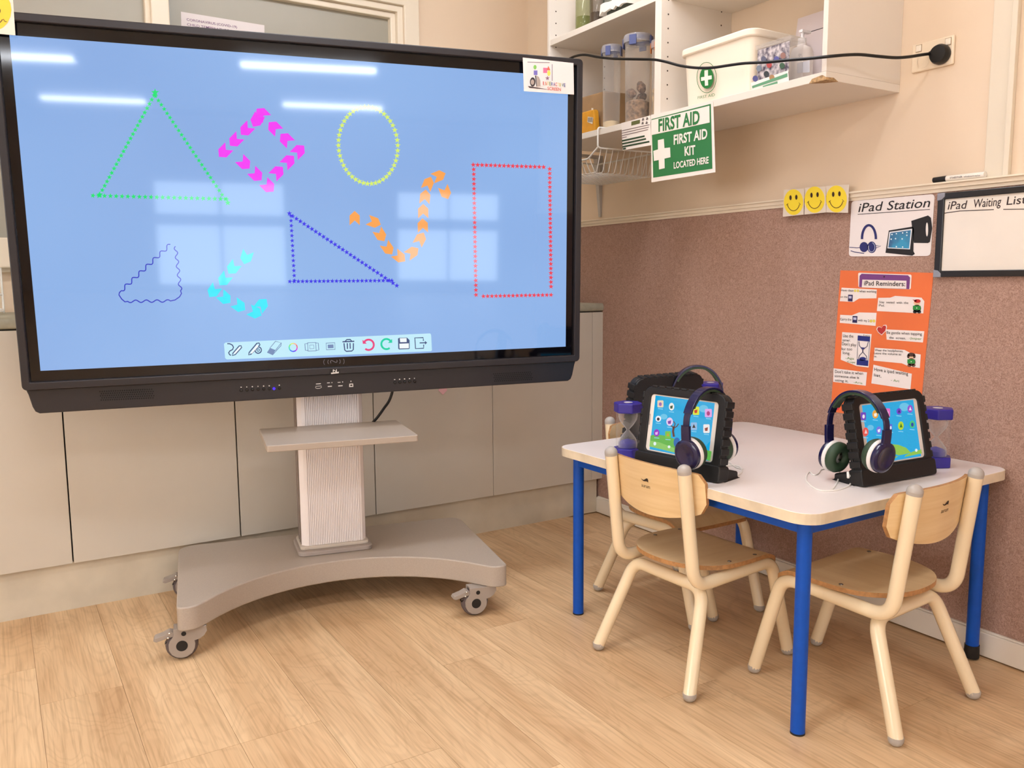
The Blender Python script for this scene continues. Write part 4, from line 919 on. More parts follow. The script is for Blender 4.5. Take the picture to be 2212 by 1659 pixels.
# steel bracket on the wall beside the shelf
br = thing('shelf_bracket', 'grey steel tapered bracket on the wall under the shelf', 'bracket', (XW, -.722, 1.30)); stl = M('bracket_steel', (188, 184, 180), 0.4, metal=0.3)
q = MB(); q.add([(XW, -.714, 1.298), (XW, -.728, 1.298), (XW-.006, -.714, 1.298), (XW-.006, -.728, 1.298), (XW, -.708, 1.54), (XW, -.736, 1.54), (XW-.03, -.708, 1.54), (XW-.03, -.736, 1.54)], [(0, 1, 3, 2), (4, 5, 7, 6), (0, 1, 5, 4), (2, 3, 7, 6), (0, 2, 6, 4), (1, 3, 7, 5)]); q.build('upright', stl, br, world=True)
q = MB(); q.add([(XW, -.708, 1.54), (XW, -.736, 1.54), (XW, -.736, 1.554), (XW, -.708, 1.554), (-.22, -.714, 1.548), (-.22, -.730, 1.548), (-.22, -.730, 1.554), (-.22, -.714, 1.554)], [(0, 1, 2, 3), (4, 5, 6, 7), (0, 1, 5, 4), (1, 2, 6, 5), (2, 3, 7, 6), (3, 0, 4, 7)]); q.build('arm', stl, br, world=True)
# wire basket hung under the shelf
bk = thing('wire_basket', 'white wire basket hanging under the open shelf', 'basket', (-.16, -.94, 1.42))
Yr, Yl, Xf, Xb = -1.135, -.76, XS-.008, -.02
def wirep(name, pts, r=.0022, rad=.012):
    q = MB(); q.tube(fillet(pts, [rad]*(len(pts)-2), 5) if len(pts) > 2 else pts, r, 7); return q.build(name, wire, bk, world=True, smooth=60)
for y in (Yr, Yl):
    wirep('hanger', [(XS+.12, y, SZ1+.0035), (Xf-.004, y, SZ1+.0035), (Xf-.004, y, 1.512), (Xf+.01, y, 1.508), (Xb, y, 1.512)], .0033)
wirep('rim_wire', [(Xf-.002, Yr, 1.512), (Xf-.012, Yr+.05, 1.474), (Xf-.012, Yl-.05, 1.474), (Xf-.002, Yl, 1.512)], .0033, .02); wirep('rim_wire', [(Xb, Yr, 1.512), (Xb, Yl, 1.512)], .0033)
for k in range(11):
    x = Xf+.012+(Xb-Xf-.012)*k/10; wirep('side_wire', [(x, Yr, 1.511), (x-.004, Yr+.022, 1.425), (x-.004, Yl-.022, 1.425), (x, Yl, 1.511)], .0016, .012)
for k in range(12):
    y = Yr+.04+(Yl-Yr-.08)*k/11; wirep('base_wire', [(Xf-.012, y, 1.475), (Xf+.015, y, 1.423), (Xb-.004, y, 1.423), (Xb, y, 1.512)], .0016, .012)
# papers hung from the shelf edge
XE = Vector((XS-.0012, 0, 0)); NX = Vector((-1, 0, 0))
nq = [(1342.5, 266), (1405, 249.5), (1407, 313.5), (1346, 325)]
np_ = sheet('note_sheet', XE, NX, nq, .0012, M('note_paper', (236, 226, 218), 0.6)); tag(np_, 'small printed note with green lines hanging beside the first aid sign', 'note')
NI = lambda l=.0018: Ink(XE, NX, l); Zn = lambda x, y: (1340+x/18.44, 240+y/18.44)
g = NI()
for y0, y1, x1 in ((790, 540, 1180), (885, 640, 1150), (985, 735, 1120), (1075, 1025, 270)): g.stroke([Zn(60, y0), Zn(x1, y1)], 1.5)
g.build('printed_lines', ink((120, 100, 100)), np_)
g = NI()
for a, b, x1, y1 in ((75, 1190, 985, 995), (90, 1310, 1040, 1105), (100, 1425, 1175, 1215), (120, 1510, 235, 1485)): g.stroke([Zn(a, b), Zn(x1, y1)], 3.6)
g.build('green_lines', ink((36, 62, 36)), np_); g = NI(); g.poly([Zn(455, 420), Zn(800, 340), Zn(795, 490), Zn(450, 580)]); g.build('green_block', ink((92, 96, 52)), np_)
g = NI()
for cx, cy in ((920, 330), (1085, 300), (905, 480), (1065, 460)):
    g.stroke([Zn(cx-50, cy+20), Zn(cx+55, cy-10)], .9).stroke([Zn(cx, cy-55), Zn(cx-5, cy+60)], .9).stroke([Zn(cx-40, cy+55), Zn(cx, cy)], .8).stroke([Zn(cx, cy), Zn(cx+45, cy+50)], .8).stroke([Zn(cx-35, cy-25), Zn(cx+35, cy-40)], .8)
g.build('handwriting', ink((44, 24, 34)), np_)
fq = [(1406.8, 248.2), (1541.2, 220), (1546, 372), (1408, 394)]
fa = sheet('first_aid_sign', XE, NX, fq, .0016, M('laminate_white', (238, 226, 216), 0.25)); tag(fa, 'green and white FIRST AID KIT LOCATED HERE sign hanging from the shelf', 'sign')
FI = lambda l=.0024: Ink(XE, NX, l); Zf = lambda x, y: (1400+x/8.73, 215+y/8.73); grn = ink((42, 116, 62))
FI(.002).poly([Zf(*p) for p in ((72, 372), (1192, 82), (1222, 1305), (105, 1475))]).build('green_panel', grn, fa)
FI(.0026).poly([Zf(*p) for p in ((78, 388), (1168, 118), (1172, 435), (74, 672))]).build('white_panel', ink((238, 226, 216)), fa)
FI(.0032).text('FIRST AID', Zf(208, 604), Zf(985, 448), Zf(208, 378), .032).build('lettering', grn, fa)
g = FI(.0032); g.text('FIRST AID', Zf(497, 850), Zf(1130, 732), Zf(497, 675), .026).text('KIT', Zf(703, 1060), Zf(905, 1030), Zf(700, 895), .026).text('LOCATED HERE', Zf(497, 1303), Zf(1155, 1200), Zf(497, 1187), .024)
g.poly([Zf(*p) for p in ((198, 768), (310, 742), (322, 918), (428, 905), (436, 1090), (322, 1116), (326, 1295), (220, 1320), (214, 1142), (124, 1160), (112, 970), (200, 942))]); g.build('white_lettering', ink((240, 228, 218)), fa)

# ---- things on the shelves
def yat(px, x): return onx(px, x).y
tubp = M('tub_plastic', (242, 228, 208), 0.35, spec=0.4)
Ya, Yb = yat((1474, 200), -.272), yat((1622, 190), -.272)
ft = thing('first_aid_tub', 'cream plastic tub with a green first aid emblem', 'tub', (-.16, (Ya+Yb)/2, SZ1))
q = MB(); hy = (Ya-Yb)/2; z0, z1 = .0, .176
o0 = rrect(-.105, -hy+.004, .105, hy-.004, .03, 6); o1 = rrect(-.118, -hy-.004, .118, hy+.004, .034, 6); n = len(o0)
vs = [(a, b, z0) for a, b in o0]+[(a, b, z1) for a, b in o1]; q.add(vs, [list(range(n))[::-1], list(range(n, 2*n))]+[(i, (i+1) % n, n+(i+1) % n, n+i) for i in range(n)]); tb_ = q.build('body', tubp, ft, smooth=40)
q = MB(); q.prism(rrect(-.126, -hy-.013, .126, hy+.013, .04, 6), z1-.012, z1+.010, 'z'); q.build('lid', tubp, ft, smooth=35, bevel=0.004)
TIk = lambda l: Ink((-.279, 0, 0), NX, l); Zt = lambda x, y: (1180+x/3.687, y/3.687)
g = TIk(.0006); g.arc(Zt(1278, 618), 21, 33, 0, 360, 1.2, 28); g.ell(Zt(1278, 618), 15, 24); g.text('FIRST AID', Zt(1208, 790), Zt(1343, 765), Zt(1208, 768), 0); g.build('emblem', ink((22, 112, 44)), ft)
TIk(.0012).poly([Zt(*p) for p in ((1262, 562), (1290, 558), (1290, 605), (1320, 600), (1320, 630), (1290, 636), (1292, 680), (1266, 684), (1264, 640), (1236, 646), (1234, 616), (1262, 612))]).build('emblem_cross', ink((240, 228, 214)), ft)
# clear picture tub
Yc, Yd = yat((1630, 190), -.262)-.006, yat((1704, 178), -.262)
pt = thing('picture_box', 'clear plastic box with colourful pictures and green strips', 'box', (-.19, (Yc+Yd)/2, SZ1)); hy = (Yc-Yd)/2; clr = clear_mat('clear_plastic', (236, 226, 218), 0.10, 0.1)
q = MB(); q.box((-.07, -hy, .002), (-.015, hy, .128)); q.build('body', clr, pt)
q = MB(); q.box((-.074, -hy-.004, .122), (-.011, hy+.004, .134)); q.build('lid', clr, pt)
q = MB(); q.box((-.0715, -hy+.002, .004), (-.0705, hy-.002, .120)); ins = q.build('picture_insert', M('picture_print', (206, 196, 196), 0.5, var=(70, 1), rgb2=(70, 62, 80)), pt)
PX = Vector((-.2622, 0, 0)); q = Ink(PX, NX, .0008); q.poly([(1624, 197), (1622.5, 179), (1703, 152), (1705, 179)]); q.build('label_strip', ink((230, 222, 214)), ins)
q = Ink(PX, NX, .0014); q.poly([(1625, 186), (1701.5, 158), (1702, 166), (1626, 191)]); q.poly([(1648, 186), (1680, 175.5), (1681, 182), (1650, 192)]); q.build('green_strip', ink((96, 148, 112)), ins)
for (x, y, c3) in ((1640, 148, (120, 128, 140)), (1662, 140, (170, 70, 70)), (1678, 128, (90, 90, 150)), (1692, 120, (150, 110, 100)), (1650, 128, (90, 90, 110)), (1668, 168, (160, 120, 80)), (1690, 142, (60, 90, 70)), (1632, 170, (80, 80, 130)), (1656, 160, (50, 56, 60))):
    q = Ink(PX, NX, .0011); q.ell((x, y), 6, 7, 0, 8); q.build('printed_picture', ink(c3), ins)
# pump bottle
yb = yat((1731, 150), -.17); bo = thing('pump_bottle', 'white pump bottle with a blue and red band on the shelf', 'bottle', (-.17, yb, SZ1))
q = MB(); q.lathe([(0, 0), (.031, 0), (.032, .004), (.032, .105), (.026, .118), (.014, .124), (.013, .132), (0, .132)], 24); q.build('body', M('bottle_white', (236, 226, 220), 0.35), bo, smooth=40)
q = MB(); q.lathe([(0, .132), (.012, .132), (.012, .146), (.005, .148), (.004, .166), (0, .166)], 14); q.box((-.008, -.006, .163), (.03, .006, .170)); q.build('pump', M('pump_white', (230, 224, 222), 0.35), bo, smooth=40)
q = MB(); q.lathe([(.0323, .012), (.0323, .026)], 24); q.build('blue_band', M('band_blue', (58, 62, 140), 0.4), bo); q = MB(); q.lathe([(.0323, .002), (.0323, .012)], 24); q.build('red_band', M('band_red', (196, 70, 84), 0.4), bo)
q = Ink((-.203, 0, 0), NX, .0); q.poly([(1722, 137), (1749, 130), (1749, 156), (1722, 158)]); q.build('label', ink((206, 204, 212)), bo); q = Ink((-.203, 0, 0), NX, .0006); q.text('QV', (1725, 122), (1732, 120), (1725, 117), .0); q.build('label_mark', ink((90, 90, 110)), bo)
# paper leaning at the back of the shelf
pq = MB(); py0, py1 = yat((1716, 60), -.02), SY1+.0165
pq.add([(-.045, py0, SZ1), (-.045, py1, SZ1), (-.0455, py1, SZ1), (-.0455, py0, SZ1), (-.004, py0, 1.845), (-.004, py1, 1.845), (-.0045, py1, 1.845), (-.0045, py0, 1.845)], [(0, 1, 5, 4), (3, 2, 6, 7), (0, 3, 7, 4), (1, 2, 6, 5), (0, 1, 2, 3), (4, 5, 6, 7)])
po_ = tag(pq.build('plastic_folder', M('folder_paper', (222, 208, 208), 0.4), None), 'pale plastic folder leaning at the back of the shelf behind the bottle', 'folder')
q = MB(); q.tube([(-.0135, py0-.02, 1.775), (-.0125, py0-.02, 1.79), (-.0125, py1+.003, 1.79)], .0016, 6); q.build('edge_line', ink((70, 64, 68)), po_)
# tall clear canisters
def canister(label, px, x, r, h, lidc, fillc, fh, lumps=0):
    y = yat(px, x); t = thing('canister', label, 'canister', (x, y, SZ1))
    q = MB(); q.lathe([(0, .001), (r*.9, .001), (r*.93, .006), (r, h-.03), (r, h)], 28); q.build('body', clear_mat('canister_clear', (226, 220, 214), 0.10, 0.12), t, smooth=40)
    q = MB(); q.lathe([(r*1.04, h-.012), (r*1.12, h-.012), (r*1.14, h+.004), (r*1.08, h+.014), (r*.8, h+.016), (0, h+.014)], 28); q.build('lid', clear_mat('lid_clear', (206, 202, 206), 0.35, 0.2), t, smooth=40)
    q = MB(); q.lathe([(r*1.05, h-.006), (r*1.055, h+.006)], 28); q.build('lid_seal', lidc, t)
    for a in (-150, -60, 30, 120):
        T = Matrix.Rotation(R(a), 4, 'Z'); q = MB(); q.box((r*1.10, -r*.30, h-.026), (r*1.18, r*.30, h+.008), T); q.build('lid_clip', lidc, t, bevel=0.003)
    q = MB(); q.lathe([(0, .003), (r*.9, .003), (r*.93, fh*.9), (r*.6, fh), (0, fh*1.04)], 20); q.build('filling', fillc, t, smooth=60)
    for k in range(lumps):
        a = k*2.4; q = MB(); q.lathe([(0, -.030), (.010, -.022), (.017, -.004), (.012, .014), (0, .026)], 9, Matrix.Translation((math.cos(a)*r*.45, math.sin(a)*r*.45, fh+.012+k*.014)) @ Matrix.Rotation(R(70+40*k), 4, 'X')); q.build('pine_cone', M('pine_cone', (140, 106, 82), 0.9, var=(90, 0.6), bump=(120, 0.9, 0.006)), t)
    return t
lb = M('clip_blue', (70, 80, 128), 0.4)
canister('slim clear canister with blue clips and a little grain', (1321, 190), -.235, .033, .288, lb, M('grain', (222, 198, 158), 0.8, bump=(300, 0.6)), .034)
canister('wide clear canister with blue clips holding bark and pine cones', (1377, 175), -.228, .045, .292, lb, M('bark', (176, 140, 108), 0.9, var=(70, 0.6), bump=(150, 0.8, .004)), .085, 3)
canister('narrow clear canister with an orange lid by the shelf divider', (1424, 180), -.195, .027, .262, M('clip_orange', (226, 128, 30), 0.4), M('seed_mix', (190, 150, 90), 0.8, var=(80, 0.7)), .12)
# parcel and padded bag
y0, y1 = SY0-.019, yat((1306, 205), -.17)
pc = thing('kraft_parcel', 'brown paper parcel at the end of the lower shelf', 'parcel', (-.1, (y0+y1)/2, SZ1)); hy = (y0-y1)/2
q = MB(); q.add([(-.075, -hy, 0), (.08, -hy, 0), (.08, hy, 0), (-.075, hy, 0), (-.068, -hy+.006, .176), (.08, -hy+.006, .180), (.08, hy, .182), (-.066, hy, .180)], [(0, 3, 2, 1), (4, 5, 6, 7), (0, 1, 5, 4), (1, 2, 6, 5), (2, 3, 7, 6), (3, 0, 4, 7)]); q.build('wrapping', M('kraft', (178, 142, 100), 0.6, var=(8, 0.85)), pc, bevel=0.006)
ye = yat((1290, 250), -.200); ev = thing('padded_bag', 'orange yellow padded bag with a barcode sticker', 'bag', (-.194, ye+.09, SZ1))
q = MB(); q.prism(rrect(-.09, .0, .09, .105, .012, 4), -.012, .012, 'x', Matrix.Rotation(R(-6), 4, 'Y')); q.build('bag', M('bag_yellow', (226, 158, 36), 0.5, var=(20, 0.9)), ev, bevel=0.005)
q = Ink((-.212, 0, 0), NX, .003); q.poly([(1271, 252), (1283, 254), (1281, 268), (1270, 264)]); q.poly([(1279, 233), (1283, 234), (1282, 247), (1278.5, 246)]); q.build('sticker', ink((226, 214, 196)), ev)
q = Ink((-.212, 0, 0), NX, .0036); [q.stroke([(1272.5+k*2.1, 254), (1272.2+k*2.1, 264)], 1.1) for k in range(5)]; q.build('barcode', ink((50, 44, 40)), ev)
# bottles on the upper shelf, their tops out of the picture
def bottle(label, px, x, r, h, rgb, fill, frgb):
    y = yat(px, x); t = thing('glass_bottle', label, 'bottle', (x, y, UZ1))
    q = MB(); q.lathe([(0, .0), (r*.94, .0), (r, .006), (r, h*.62), (r*.85, h*.72), (r*.4, h*.82), (r*.38, h), (0, h)], 22); q.build('glass', clear_mat('bottle_glass_%d' % rgb[0], rgb, 0.45, 0.06), t, smooth=40)
    q = MB(); q.lathe([(0, .003), (r*.9, .003), (r*.92, fill), (0, fill)], 18); q.build('filling', M('bottle_fill_%d' % frgb[0], frgb, 0.5), t)
    q = MB(); q.lathe([(0, h-.004), (r*.34, h-.004), (r*.4, h+.018), (0, h+.018)], 14); q.build('stopper', M('cork', (166, 124, 80), 0.8), t, smooth=40)
bottle('green tinted glass bottle at the end of the upper shelf', (1262, 40), -.20, .034, .22, (146, 150, 92), .075, (96, 96, 40))
bottle('dark brown glass bottle second along the upper shelf', (1290, 25), -.22, .028, .22, (92, 78, 62), .06, (70, 52, 40))
bottle('dark teal glass bottle beside the folded white cloth', (1318, 20), -.20, .026, .2, (70, 86, 74), .05, (40, 56, 44))
yc0, yc1 = yat((1304, 5), -.25), yat((1364, 3), -.25)
cl = MB(); N_ = 10; vs = []
for i in range(N_+1):
    y = yc0+(yc1-yc0)*i/N_; d = .012*math.sin(i*1.3)
    vs += [(-.27, y, UZ1+.022+abs(d)), (-.12, y, UZ1+.034+d*.3), (-.12, y, UZ1+.060), (-.265, y, UZ1+.062+d*.2)]
cl.add(vs, [(j*4+e, j*4+(e+1) % 4, j*4+4+(e+1) % 4, j*4+4+e) for j in range(N_) for e in range(4)]+[(0, 1, 2, 3), (N_*4, N_*4+1, N_*4+2, N_*4+3)])
ycl = (yc0+yc1)/2; cl.build('x', MATS['bottle_white']); bpy.data.objects.remove(bpy.data.objects['x'])
tb2 = thing('cloth_basket', 'dark tray with a folded white cloth on the upper shelf', 'tray', (-.19, ycl, UZ1))
cl.build('cloth', M('cloth_white', (236, 226, 214), 0.8), tb2, world=True, smooth=60)
q = MB(); q.box((-.26, yc1+.004, UZ1), (-.11, yc0-.03, UZ1+.036)); q.build('tray', M('tray_dark', (44, 50, 42), 0.4), tb2, world=True, bevel=0.003)

# ================================================================ power point, plug and cable
so = thing('power_point', 'cream double power point on the wall beside the shelf', 'socket', (XW, -2.216, 1.64)); pvc = M('socket_cream', (240, 222, 196), 0.35)
q = MB(); q.box((XW-.010, -2.277, 1.6005), (XW, -2.1545, 1.6775)); q.build('plate', pvc, so, world=True, bevel=0.004)
for px in ((1985, 105), (2048.5, 90)):
    p = onx(px, XW-.010); q = MB(); q.box((XW-.0135, p.y-.0075, p.z-.0085), (XW-.009, p.y+.0075, p.z+.0085)); q.build('switch', M('switch_white', (244, 232, 214), 0.3), so, world=True, bevel=0.002)
    q = MB(); q.box((XW-.0103, p.y-.0092, p.z-.0102), (XW-.0095, p.y+.0092, p.z+.0102)); q.build('switch_surround', M('surround', (176, 154, 128), 0.5), so, world=True)
p = onx((1994, 132), XW-.010); q = MB(); q.lathe([(.017, 0), (.019, 0), (.019, .0012), (.017, .0012)], 24, Matrix.Translation((XW-.010, p.y, p.z)) @ Matrix.Rotation(R(-90), 4, 'Y')); q.build('outlet_ring', pvc, so, world=True)
rb = M('cable_black', (12, 11, 11), 0.4, spec=0.4)
pw = thing('power_cable', 'black power cable strung from the display across the shelf to the socket', 'cable', (XW-.01, -2.23, 1.637))
pS = onx((2029, 117), XW-.024)
q = MB(); q.lathe([(0, 0), (.025, 0), (.0265, .004), (.0265, .016), (.023, .024), (.0, .026)], 26, Matrix.Translation((XW-.0102, pS.y, pS.z)) @ Matrix.Rotation(R(-90), 4, 'Y')); q.build('plug', rb, pw, world=True, smooth=40)
A1 = Vector((-.455, -1.17, 0)); A2 = Vector((-.318, -2.138, 0)); A3 = Vector((XW-.022, pS.y+.02, 0))
def vplane(a, b): d = b-a; return Vector((d.y, -d.x, 0)).normalized()
pts = []
for px in ((1222, 133), (1232, 126), (1246, 120.5), (1264, 118.5), (1290, 123), (1320, 126.5), (1350, 127.5), (1385, 128), (1415, 129), (1440, 134), (1470, 142), (1505, 146.5), (1540, 146), (1575, 141), (1610, 136.5), (1660, 134), (1705, 129.5), (1745, 126.5), (1775, 123.5)): pts.append(on_plane(px, A1, vplane(A1, A2)))
for px in ((1800, 121), (1830, 118.5), (1860, 118), (1900, 122), (1935, 124.5), (1965, 122.5), (1990, 118.5), (2012, 115.5)): pts.append(on_plane(px, A2, vplane(A2, A3)))
q = MB(); q.tube([pts[0]+Vector((-.06, .0, -.08)), pts[0]+Vector((-.03, .0, -.03))]+smooth_path(pts, 4)+[pS+Vector((.002, .012, 0))], .0042, 9); q.build('lead', rb, pw, world=True, smooth=60)
q = MB(); pe = pts[-1]; q.tube([pe+Vector((0, .006, .0005)), pe, pS], [.006, .0072, .0085], 12); q.build('strain_relief', rb, pw, world=True, smooth=50)

# ================================================================ cards, boards and poster on the pinboard
FXW = XW-.008; WP = Vector((FXW, 0, 0))
SP = Vector((XW-.0315, 0, 0))
Zs = lambda x, y: (1712+x/4.424, 380+y/4.424); Z7 = lambda x, y: (1200+x/3.16, 250+y/3.16)
labs = ['smiley paper square farthest from the tablet station card', 'smiley paper square between two others on the wall rail', 'smiley paper square right beside the tablet station card']
pap = M('smiley_paper', (226, 212, 196), 0.6)
for k, (qd, c, rx, ry) in enumerate((([Z7(1560, 505), Z7(1700, 497), Z7(1695, 675), Z7(1553, 690)], Z7(1627, 590), 66/3.16, 88/3.16), ([Z7(1705, 490), Z7(1845, 483), Z7(1848, 660), Z7(1700, 675)], Z7(1771, 573), 69/3.16, 90/3.16), ([Z7(1850, 478), Z7(2005, 470), Z7(1998, 663), Z7(1850, 660)], Z7(1920, 568), 71/3.16, 92/3.16))):
    s_ = sheet('smiley_card', SP, NX, qd, .0010, pap); tag(s_, labs[k], 'card', 'smiley squares on the wall rail')
    Ik = lambda l: Ink(SP, NX, l)
    Ik(.0016).ell(c, rx, ry, 0, 28).build('face', ink((244, 216, 52)), s_)
    Ik(.0022).ell((c[0]-rx*.30, c[1]-ry*.34), rx*.12, ry*.19).ell((c[0]+rx*.30, c[1]-ry*.38), rx*.12, ry*.19).build('eyes', ink((52, 26, 14)), s_)
    Ik(.0022).arc((c[0], c[1]-ry*.05), rx*.66, ry*.72, 18, 162, 1.5).stroke([(c[0]-rx*.74, c[1]+ry*.24), (c[0]-rx*.54, c[1]+ry*.10)], 1.0).stroke([(c[0]+rx*.56, c[1]+ry*.04), (c[0]+rx*.74, c[1]+ry*.20)], 1.0).build('mouth', ink((92, 62, 18)), s_)
PIk = lambda l=.0026: Ink(WP, NX, l)
def rquad(q, f=.06):
    out = []
    for i in range(4):
        a, b, c = q[i-1], q[i], q[(i+1) % 4]
        l1 = math.hypot(a[0]-b[0], a[1]-b[1]); l2 = math.hypot(c[0]-b[0], c[1]-b[1]); r = f*min(l1, l2)
        p1 = (b[0]+(a[0]-b[0])/l1*r, b[1]+(a[1]-b[1])/l1*r); p2 = (b[0]+(c[0]-b[0])/l2*r, b[1]+(c[1]-b[1])/l2*r)
        for k in range(5):
            t = k/4; out.append(((1-t)**2*p1[0]+2*t*(1-t)*b[0]+t*t*p2[0], (1-t)**2*p1[1]+2*t*(1-t)*b[1]+t*t*p2[1]))
    return out
stq = [Zs(567, 240), Zs(1363, 172), Zs(1322, 765), Zs(540, 770)]
stn = sheet('station_card', WP, NX, rquad(stq, .07), .0018, M('station_laminate', (238, 228, 224), 0.25)); tag(stn, 'white laminated card lettered iPad Station with headphones and tablet pictures', 'card')
kb = ink((26, 22, 26)); nb = ink((34, 40, 104))
g = PIk(); g.text('iPad', Zs(632, 347), Zs(850, 330), Zs(652, 262), .004).text('Station', Zs(905, 327), Zs(1310, 298), Zs(928, 240), .004); g.stroke([Zs(628, 368), Zs(1318, 320)], 1.2); g.build('handwriting', kb, stn)
g = PIk(); g.arc(Zs(735, 600), 15, 29, 178, 362, 5.2, 18); g.ell(Zs(688, 680), 9.5, 11).ell(Zs(762, 682), 9.5, 12.5); g.stroke([Zs(548, 682), Zs(620, 688), Zs(650, 684)], 1.4).stroke([Zs(560, 715), Zs(600, 728), Zs(690, 740)], 1.6).stroke([Zs(800, 665), Zs(850, 670), Zs(800, 690)], 1.2); g.build('headphones_picture', nb, stn)
PIk(.0031).arc(Zs(762, 682), 7, 10, -80, 200, 1.0).build('headphones_highlight', ink((200, 205, 225)), stn)
g = PIk(); g.poly([Zs(*p) for p in ((1140, 430), (1300, 378), (1328, 400), (1340, 500), (1318, 630), (1300, 642), (1165, 640))]); g.poly([Zs(*p) for p in ((925, 522), (1150, 485), (1165, 500), (1160, 720), (1175, 745), (1150, 762), (893, 735), (900, 690))]); g.build('case_picture', ink((24, 22, 26)), stn)
PIk(.0031).ell(Zs(1291, 512), 2.6, 15).build('handle_hole', ink((236, 228, 224)), stn)
PIk(.0031).poly([Zs(*p) for p in ((932, 535), (1150, 505), (1128, 702), (912, 692))]).build('tablet_edge', ink((232, 232, 236)), stn)
PIk(.0035).poly([Zs(*p) for p in ((942, 545), (1138, 518), (1120, 694), (922, 684))]).build('tablet_screen', M('screen_print', (60, 150, 190), 0.4, var=(22, 1), rgb2=(60, 100, 140)), stn)
g = PIk(.0038); [g.ell(Zs(x, y), 1.6, 1.6, 0, 8) for x, y in ((958, 560), (1000, 552), (1060, 545), (1100, 540), (950, 605), (992, 600), (1055, 602), (1100, 568), (1060, 680), (1000, 676))]; g.build('screen_icons', ink((226, 240, 244)), stn)
# whiteboard
yw0, yw1, zw0, zw1 = onx((2021.5, 500), FXW-.014).y, onx((2021.5, 500), FXW-.014).y-.46, 1.030, 1.258
WBd = thing('whiteboard', 'small black framed whiteboard lettered iPad Waiting List', 'whiteboard', (FXW, (yw0+yw1)/2, zw0))
q = MB(); q.ring([(yw1, zw0), (yw0, zw0), (yw0, zw1), (yw1, zw1)], [(yw1+.019, zw0+.017), (yw0-.019, zw0+.017), (yw0-.019, zw1-.017), (yw1+.019, zw1-.017)], FXW-.014, FXW-.0005, 'x'); q.build('frame', M('frame_black', (20, 18, 18), 0.3), WBd, world=True, bevel=0.002)
q = MB(); q.box((FXW-.008, yw1+.015, zw0+.013), (FXW-.001, yw0-.015, zw1-.013)); q.build('board', M('whiteboard_white', (236, 226, 214), 0.2, var=(6, 0.975)), WBd, world=True)
gc = M('corner_grey', (142, 144, 156), 0.35)
for y, s in ((yw0, -1), (yw1, 1)):
    for z, t in ((zw0, 1), (zw1, -1)):
        q = MB(); q.prism([(y+s*-.001, z-t*.001), (y+s*.021, z-t*.001), (y+s*.021, z+t*.010), (y+s*.012, z+t*.018), (y+s*-.001, z+t*.020)], FXW-.016, FXW-.0005, 'x'); q.build('corner_cap', gc, WBd, world=True, bevel=0.002)
WI = Ink((FXW-.008, 0, 0), NX, .0006); WI.text('iPad', Zs(1482, 322), Zs(1655, 312), Zs(1500, 245), .004); WI.text('Waiting', Zs(1725, 305), Zs(1990, 282), Zs(1735, 225), .004); WI.text('List', Zs(2045, 278), Zs(2232, 262), Zs(2058, 198), .002)
WI.stroke([Zs(1450, 356), Zs(1600, 335), Zs(1925, 322)], 1.6).stroke([Zs(2015, 320), Zs(2300, 316)], 1.6); WI.build('handwriting', M('marker_ink', (40, 20, 20), 0.5), WBd)
# marker on the rail
ma = onx((2017, 386.5), .004); mb_ = onx((2128, 377.5), .004); mz = 1.2962; L_ = ma.y-mb_.y
mk = thing('whiteboard_marker', 'whiteboard marker with black cap lying on the wall rail', 'marker', (.004, (ma.y+mb_.y)/2, 1.2877))
def ycyl(y0, y1, r0, r1, name, mat, n=16):
    q = MB(); q.tube([(.004, y0, mz), (.004, (y0+y1)/2, mz), (.004, y1, mz)], [r0, (r0+r1)/2, r1], n); return q.build(name, mat, mk, world=True, smooth=40)
ycyl(ma.y, ma.y-.038, .0072, .0084, 'cap', M('marker_black', (18, 16, 18), 0.4)); bd_ = ycyl(ma.y-.038, mb_.y, .0080, .0078, 'barrel', M('marker_white', (240, 232, 222), 0.35))
q = Ink((-.0042, 0, 0), NX, .0004); q.text('STAEDTLER', (2052, 386.2), (2079, 383.6), (2052, 382.6), .01); q.text('whiteboard marker', (2082, 383.2), (2118, 380.2), (2082, 380.0), 0); q.build('lettering', ink((52, 46, 52)), bd_)

# poster
pq_ = [(1816, 584), (2017, 589.5), (1985.5, 919), (1795, 888.5)]
po = sheet('poster', WP, NX, pq_, .0014, M('poster_orange', (238, 118, 62), 0.45, var=(5, 0.95))); tag(po, 'orange poster lettered iPad Reminders with white speech cards', 'poster')
Zp = lambda x, y: (1760+x/5.184, 560+y/5.184); wpap = ink((238, 226, 220)); kw = ink((34, 28, 30)); gw = ink((88, 132, 44)); kn = ink((40, 34, 84))
PIk(.0020).poly(rquad([Zp(490, 150), Zp(1090, 172), Zp(1080, 338), Zp(492, 315)], .12)).build('picture_backing', wpap, po)
PIk(.0025).poly([Zp(*p) for p in ((502, 312), (508, 185), (530, 162), (1050, 180), (1074, 205), (1064, 335))]).build('tablet_picture', ink((118, 62, 128)), po)
PIk(.0030).poly([Zp(*p) for p in ((533, 316), (540, 228), (1034, 240), (1032, 330))]).build('title_panel', wpap, po)
PIk(.0034).text('iPad Reminders:', Zp(560, 292), Zp(1020, 302), Zp(560, 242), .012).ell(Zp(785, 196), 1.7, 1.9, 0, 10).build('title_lettering', kw, po)
cards = [((305, 318), (700, 340), (695, 437), (500, 440), (440, 478), (285, 470)), ((715, 432), (850, 430), (905, 410), (1200, 430), (1232, 470), (1220, 607), (700, 580)), ((290, 622), (420, 628), (500, 595), (697, 600), (686, 746), (285, 712)),
         ((800, 785), (1232, 806), (1216, 932), (810, 900)), ((312, 815), (642, 838), (607, 1212), (475, 1196), (296, 1125)), ((675, 990), (1010, 1015), (1075, 1050), (1192, 1066), (1182, 1218), (1060, 1200), (980, 1165), (663, 1135)), ((215, 1220), (590, 1266), (576, 1416), (210, 1372)), ((662, 1180), (1092, 1282), (1076, 1456), (638, 1390))]
